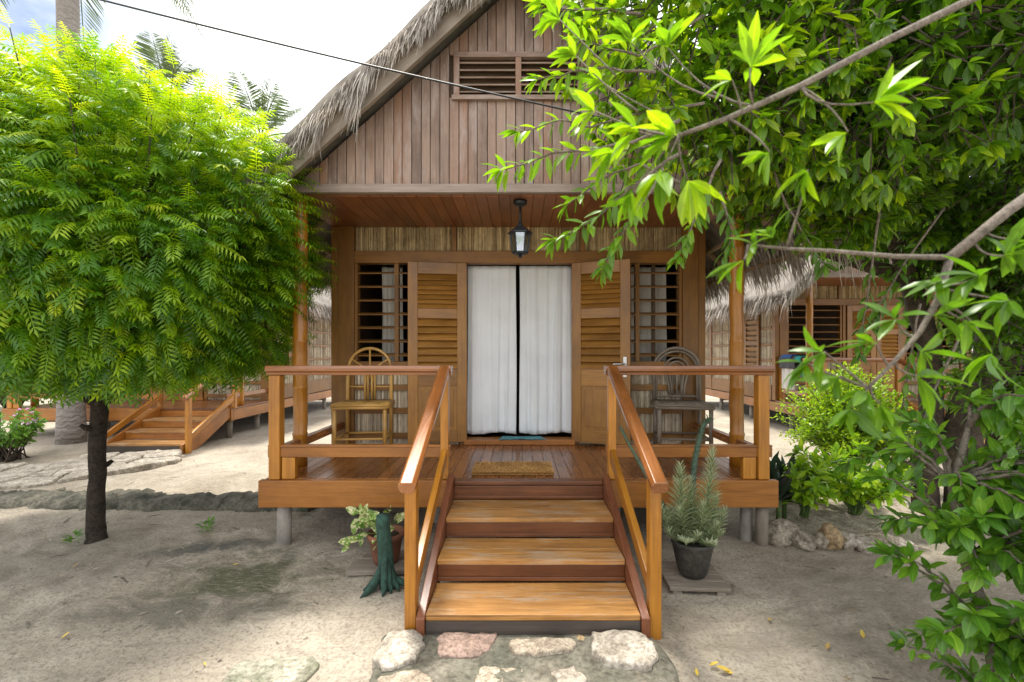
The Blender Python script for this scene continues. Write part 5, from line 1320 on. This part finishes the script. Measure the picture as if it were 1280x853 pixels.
# flowering bush far left
o = thing('flowering_bush', 'small bush with pink and white flowers beside the left path', 'bush', (-6.95, 6.15, 0)); lv = Leaves(); sm = MB(); fl = Leaves()
for i in range(60):
    an = rng.uniform(0, 6.28); e = Vector((math.cos(an) * .52 * rng.uniform(.3, 1), math.sin(an) * .42 * rng.uniform(.3, 1), rng.uniform(.3, .62)))
    twig(lv, sm, curve((rng.uniform(-.2, .2), rng.uniform(-.15, .15), 0), e, (0, 0, .04), 5), .009, .003, .085, .6, 18, 8, .4, .1, .35)
    if i % 2 == 0: rosette(fl, e + Vector((0, -.03, .04)), (0, -.6, 1), 5, .045, .5, .3, 2.2, 0)
lv.build('foliage', leaf_tmpl(.22, .04, .15), 'flower leaf', o); sm.build('stem', 'bark brown', o, 0, True); fl.build('blossom', leaf_tmpl(.36, .02, .1), 'petal pink', o)
for i, (x, y, r_, h, lb) in enumerate(((-10.6, 10.9, 1.1, 2.3, 'dense green bush behind the far end of the left bungalow deck'), (-12.9, 11.6, 1.4, 2.9, 'taller bush standing at the far left beyond the yard'))):
    o = thing('background_bush', lb, 'bush', (x, y, 0), 0, 'bushes beyond the left yard'); lv = Leaves(); sm = MB()
    for k in range(150):
        d_ = Vector((rng.gauss(0, 1), rng.gauss(0, 1), abs(rng.gauss(0, 1)) * .9 - .25)).normalized() * rng.uniform(.5, 1); e = Vector((d_.x * r_, d_.y * r_, h * .42 + d_.z * h * .55))
        twig(lv, sm, curve((rng.uniform(-.1, .1), rng.uniform(-.1, .1), 0), e, (0, 0, .12), 5), .014, .005, .15, .5, 12, 8, .4, .2, .45)
    lv.build('foliage', leaf_tmpl(.24, .05, .15), 'tree leaf', o); sm.build('stem', 'bark brown', o, 0, True)
# weeds
for (loc, lb) in (((-3.42, 3.5, 0), 'tiny weed at the foot of the clipped tree trunk'), ((-2.55, 3.72, 0), 'tiny green weed in the sand near the mossy kerb'), ((-1.98, 4.2, .03), 'small weed growing at the deck corner by the kerb end')):
    o = thing('weed', lb, 'weed', loc); lv = Leaves()
    for i in range(40): a = rng.uniform(0, 6.28); lv.one((math.cos(a) * .05 * rng.random(), math.sin(a) * .05 * rng.random(), rng.uniform(0, .08)), (math.cos(a), math.sin(a), rng.uniform(.2, 1.2)), (0, 0, 1), rng.uniform(.03, .06), rng.random() * .7)
    lv.build('foliage', leaf_tmpl(.2), 'flower leaf', o)

# crumbs of bark, twigs and pebbles in the sand: nobody could count them
n = 2200; lx = nr.uniform(-5.2, 4.2, n); ly = 1.2 + 5.2 * nr.random(n) ** 1.5; keep = ~((np.abs(lx - .07) < .8) & (ly < 3.5)); lx, ly = lx[keep], ly[keep]; n = len(lx)
lz = ground_z(lx, ly) + .003; big_ = .006 + .016 * nr.random(n) ** 4
V0 = np.array([(-1, -.45, 0), (1, -.35, 0), (.9, .45, 0), (-.8, .5, 0), (0, 0, .55)]); T0 = np.array([(0, 1, 4), (1, 2, 4), (2, 3, 4), (3, 0, 4)])
an = nr.uniform(0, 6.28, n); el_ = 1 + 3 * (nr.random(n) < .25)
V = V0[None] * big_[:, None, None] * np.stack([el_, .8 * np.ones(n), np.ones(n) * .7], -1)[:, None, :]
Vr = np.stack([V[..., 0] * np.cos(an)[:, None] - V[..., 1] * np.sin(an)[:, None] + lx[:, None], V[..., 0] * np.sin(an)[:, None] + V[..., 1] * np.cos(an)[:, None] + ly[:, None], V[..., 2] + lz[:, None]], -1)
strandmat('litter mat', (.06, .045, .03), (.50, .44, .36))
tag(npmesh('leaf_litter', Vr.reshape(-1, 3), (T0[None] + (np.arange(n) * 5)[:, None, None]).reshape(-1, 3), 'litter mat', rnd=np.repeat(nr.random(n), 5), gc=Vr.reshape(-1, 3)), 'scattered crumbs of bark and pebbles on the sand', kind='stuff')

# fallen leaves
for i, (px, py, s_, c, lb) in enumerate(((1115, 808, .075, 1, 'bright yellow fallen leaf on the sand at the right'), (1079, 802, .07, .75, 'narrow greenish yellow leaf left of the bright yellow leaf'), (1033, 812, .06, .15, 'brown curled leaf on the sand at the right'), (961, 772, .06, .5, 'pale folded leaf lying in front of the pallet'),
        (906, 835, .045, .9, 'small pale yellow leaf nearest the paved strip'), (915, 836, .085, .75, 'long straw coloured leaf at the bottom right of the steps'), (886, 832, .06, .85, 'slim yellow leaf left of the straw coloured one'), (872, 846, .05, .8, 'short yellow leaf at the bottom edge near the paving'), (76, 802, .05, 1, 'yellow leaf lying alone on the sand at the lower left'), (257, 835, .03, 1, 'tiny yellow leaf beside the mossy slab'), (291, 706, .05, .9, 'yellow leaf beside the green sand patch'),
        (90, 714, .06, .1, 'dry brown leaf in the tree shade at the left'), (183, 664, .05, .1, 'dry brown leaf right of the tree foot'), (104, 720, .04, .1, 'small curled brown leaf in the tree shade'), (1052, 845, .05, .1, 'dark dry leaf at the bottom right of the sand'), (1070, 770, .05, .1, 'brown leaf below the foreground shrub'))):
    d = CAMZ * FPX / (py - CY); x = (px - CX) / FPX * d
    lv = Leaves(); an = rng.uniform(0, 6.28); lv.one((0, 0, .006), (math.cos(an), math.sin(an), .05), (rng.uniform(-.3, .3), rng.uniform(-.3, .3), 1), s_ * .85, c)
    o = lv.build('fallen_leaf', leaf_tmpl(.2, .06, -.2), 'dry leaf'); o.location = (x, d, float(ground_z(x, d)) + .006); tag(o, lb, 'leaf', 'fallen leaves on the sand')

# ------------------------------------------------------------------ palms
def palm(label, loc, top, r0, nf, fl, seed, lean_out=1.0):
    t = thing('coconut_palm', label, 'palm', loc, 0, 'coconut palms behind the garden'); r = random.Random(seed)
    m = MB(); n = 34; pts, rad = [], []
    for i in range(n + 1):
        q = i / n; pts.append(Vector((top[0] * q ** 1.4, top[1] * q, top[2] * q - .05))); rad.append(r0 * (1 + .12 * max(0, 1 - q * 12)) * (1 - .25 * q) * (1 + .015 * (i % 2)))
    m.tube(pts, rad, 16); m.build('trunk', 'palm bark', t, 0, True)
    c = Vector(top)
    for i in range(nf):
        an = i * 2.4 + r.uniform(-.2, .2); el = R(78 - 118 * (i / nf) ** .9 + r.uniform(-8, 8)); ln = fl * r.uniform(.85, 1.1)
        d = Vector((math.cos(an) * math.cos(el), math.sin(an) * math.cos(el), math.sin(el))); P_, lv = [], Leaves()
        for k in range(13):
            u = k / 12; P_.append(c + d * ln * u + Vector((0, 0, -.55 * ln * u * u * (math.cos(el) * .9 + .1))))
        sm = MB(); sm.tube(P_, list(np.linspace(.03, .006, 13)), 6); f = sm.build('frond', 'stem green', t, 0, True)
        for k in range(46):
            u = .14 + .86 * (k + .5) / 46; q = u * 12; j = min(int(q), 11); p = P_[j].lerp(P_[j + 1], q - j); tg = (P_[j + 1] - P_[j]).normalized()
            sd = tg.cross(Vector((0, 0, 1))); sd.normalize(); upv = sd.cross(tg)
            for s_ in (-1, 1):
                a = sd * s_ * .8 + tg * .62 - Vector((0, 0, .35)) + upv * .15 + Vector((r.gauss(0, .06), r.gauss(0, .06), r.gauss(0, .06)))
                lv.one(p, a, upv, fl * .24 * math.sin(math.pi * (.2 + .72 * u)) + .08, r.random())
        lv.build('leaflets', leaf_tmpl(.030, .01, .22, .4), 'palm leaf', f)
    return t
palm('tall coconut palm with ringed grey trunk behind the clipped round tree', (-7.22, 7.35, 0), (-.14, .05, 9.7), .17, 18, 2.5, 1)
palm('distant coconut palm rising behind the left tree top', (-12.3, 15.5, 0), (.3, 0, 10.2), .2, 20, 2.6, 2)
palm('distant coconut palm showing its fronds just left of the thatched roof', (-8.9, 15.0, 0), (.3, .2, 8.6), .2, 20, 2.5, 3)

# cable
cb_ = MB(); a, b_ = at(60, -17, 3.1), at(760, 149, 3.05); pts = [a.lerp(b_, t) + Vector((0, 0, -.02 * 4 * t * (1 - t))) for t in np.linspace(-.6, 1.15, 40)]
cb_.tube(pts, .0065, 6); tag(cb_.build('power_cable', 'cable rubber', None, 0, True), 'thin black cable strung across in front of the gable', 'cable')

# ------------------------------------------------------------------ light, sky, camera
sd = bpy.data.lights.new('sun', 'SUN'); sd.energy = 3.9; sd.angle = R(9); sd.color = (1, .955, .87)
so = bpy.data.objects.new('sun', sd); COL.objects.link(so)
sv = Vector((math.sin(R(SUN_AZ)) * math.cos(R(SUN_EL)), math.cos(R(SUN_AZ)) * math.cos(R(SUN_EL)), math.sin(R(SUN_EL))))
so.rotation_euler = (-sv).to_track_quat('-Z', 'Y').to_euler(); so.location = sv * 30

w = bpy.data.worlds.new('World'); sc.world = w; w.use_nodes = True; nt = w.node_tree; nt.nodes.clear()
out = nt.nodes.new('ShaderNodeOutputWorld'); bg = nt.nodes.new('ShaderNodeBackground'); bg.inputs['Strength'].default_value = .10
sky = nt.nodes.new('ShaderNodeTexSky'); sky.sky_type = 'NISHITA'; sky.sun_disc = False; sky.sun_elevation = R(SUN_EL); sky.sun_rotation = R(SUN_AZ); sky.air_density = 1.0; sky.dust_density = 1.5
tc = nt.nodes.new('ShaderNodeTexCoord')
mp = N(nt, 'ShaderNodeMapping'); mp.inputs['Scale'].default_value = (1, 1, 2.2); mp.inputs['Location'].default_value = (.0, .0, .0); L(nt, tc.outputs['Generated'], mp.inputs['Vector'])
n1 = N(nt, 'ShaderNodeTexNoise', Scale=1.7, Detail=7.0, Roughness=.58); L(nt, mp.outputs[0], n1.inputs['Vector'])
cr = ramp(nt, [(.36, (0, 0, 0)), (.52, (1, 1, 1))]); L(nt, n1.outputs['Fac'], cr.inputs['Fac'])
cloud = mixc(nt, n1.outputs['Fac'], (10.5, 10.7, 11), (14, 14, 14.2))
# a clear blue gap low on the left
vm = N(nt, 'ShaderNodeVectorMath', operation='DOT_PRODUCT'); gd = Vector((-1.25, 1, .72)).normalized(); vm.inputs[1].default_value = gd; L(nt, tc.outputs['Generated'], vm.inputs[0])
gap = ramp(nt, [(.965, (0, 0, 0)), (.995, (1, 1, 1))]); L(nt, vm.outputs['Value'], gap.inputs['Fac'])
cf = mth(nt, 'SUBTRACT', mth(nt, 'ADD', mth(nt, 'MULTIPLY', cr.outputs['Color'], .5), .5), mth(nt, 'MULTIPLY', gap.outputs['Color'], .75))
L(nt, mixc(nt, cf, sky.outputs[0], cloud), bg.inputs['Color']); L(nt, bg.outputs[0], out.inputs[0])

cam = bpy.data.cameras.new('camera'); cam.sensor_width = 36; cam.lens = FPX / 1280 * 36; cam.clip_start = .05; cam.clip_end = 900
cam.shift_x = -(CX - 640) / 1280; cam.shift_y = (CY - 426.5) / 1280
cam.dof.use_dof = True; cam.dof.focus_distance = 3.6; cam.dof.aperture_fstop = 3.2
co = bpy.data.objects.new('camera', cam); COL.objects.link(co); co.location = (0, 0, CAMZ); co.rotation_euler = (R(90), 0, 0); sc.camera = co

sc.render.engine = 'CYCLES'; c = sc.cycles
c.max_bounces = 7; c.diffuse_bounces = 4; c.glossy_bounces = 3; c.transmission_bounces = 5; c.transparent_max_bounces = 8; c.use_denoising = True; c.caustics_reflective = False; c.caustics_refractive = False
sc.view_settings.view_transform = 'Standard'; sc.view_settings.look = 'None'; sc.view_settings.exposure = .82; sc.view_settings.gamma = 1
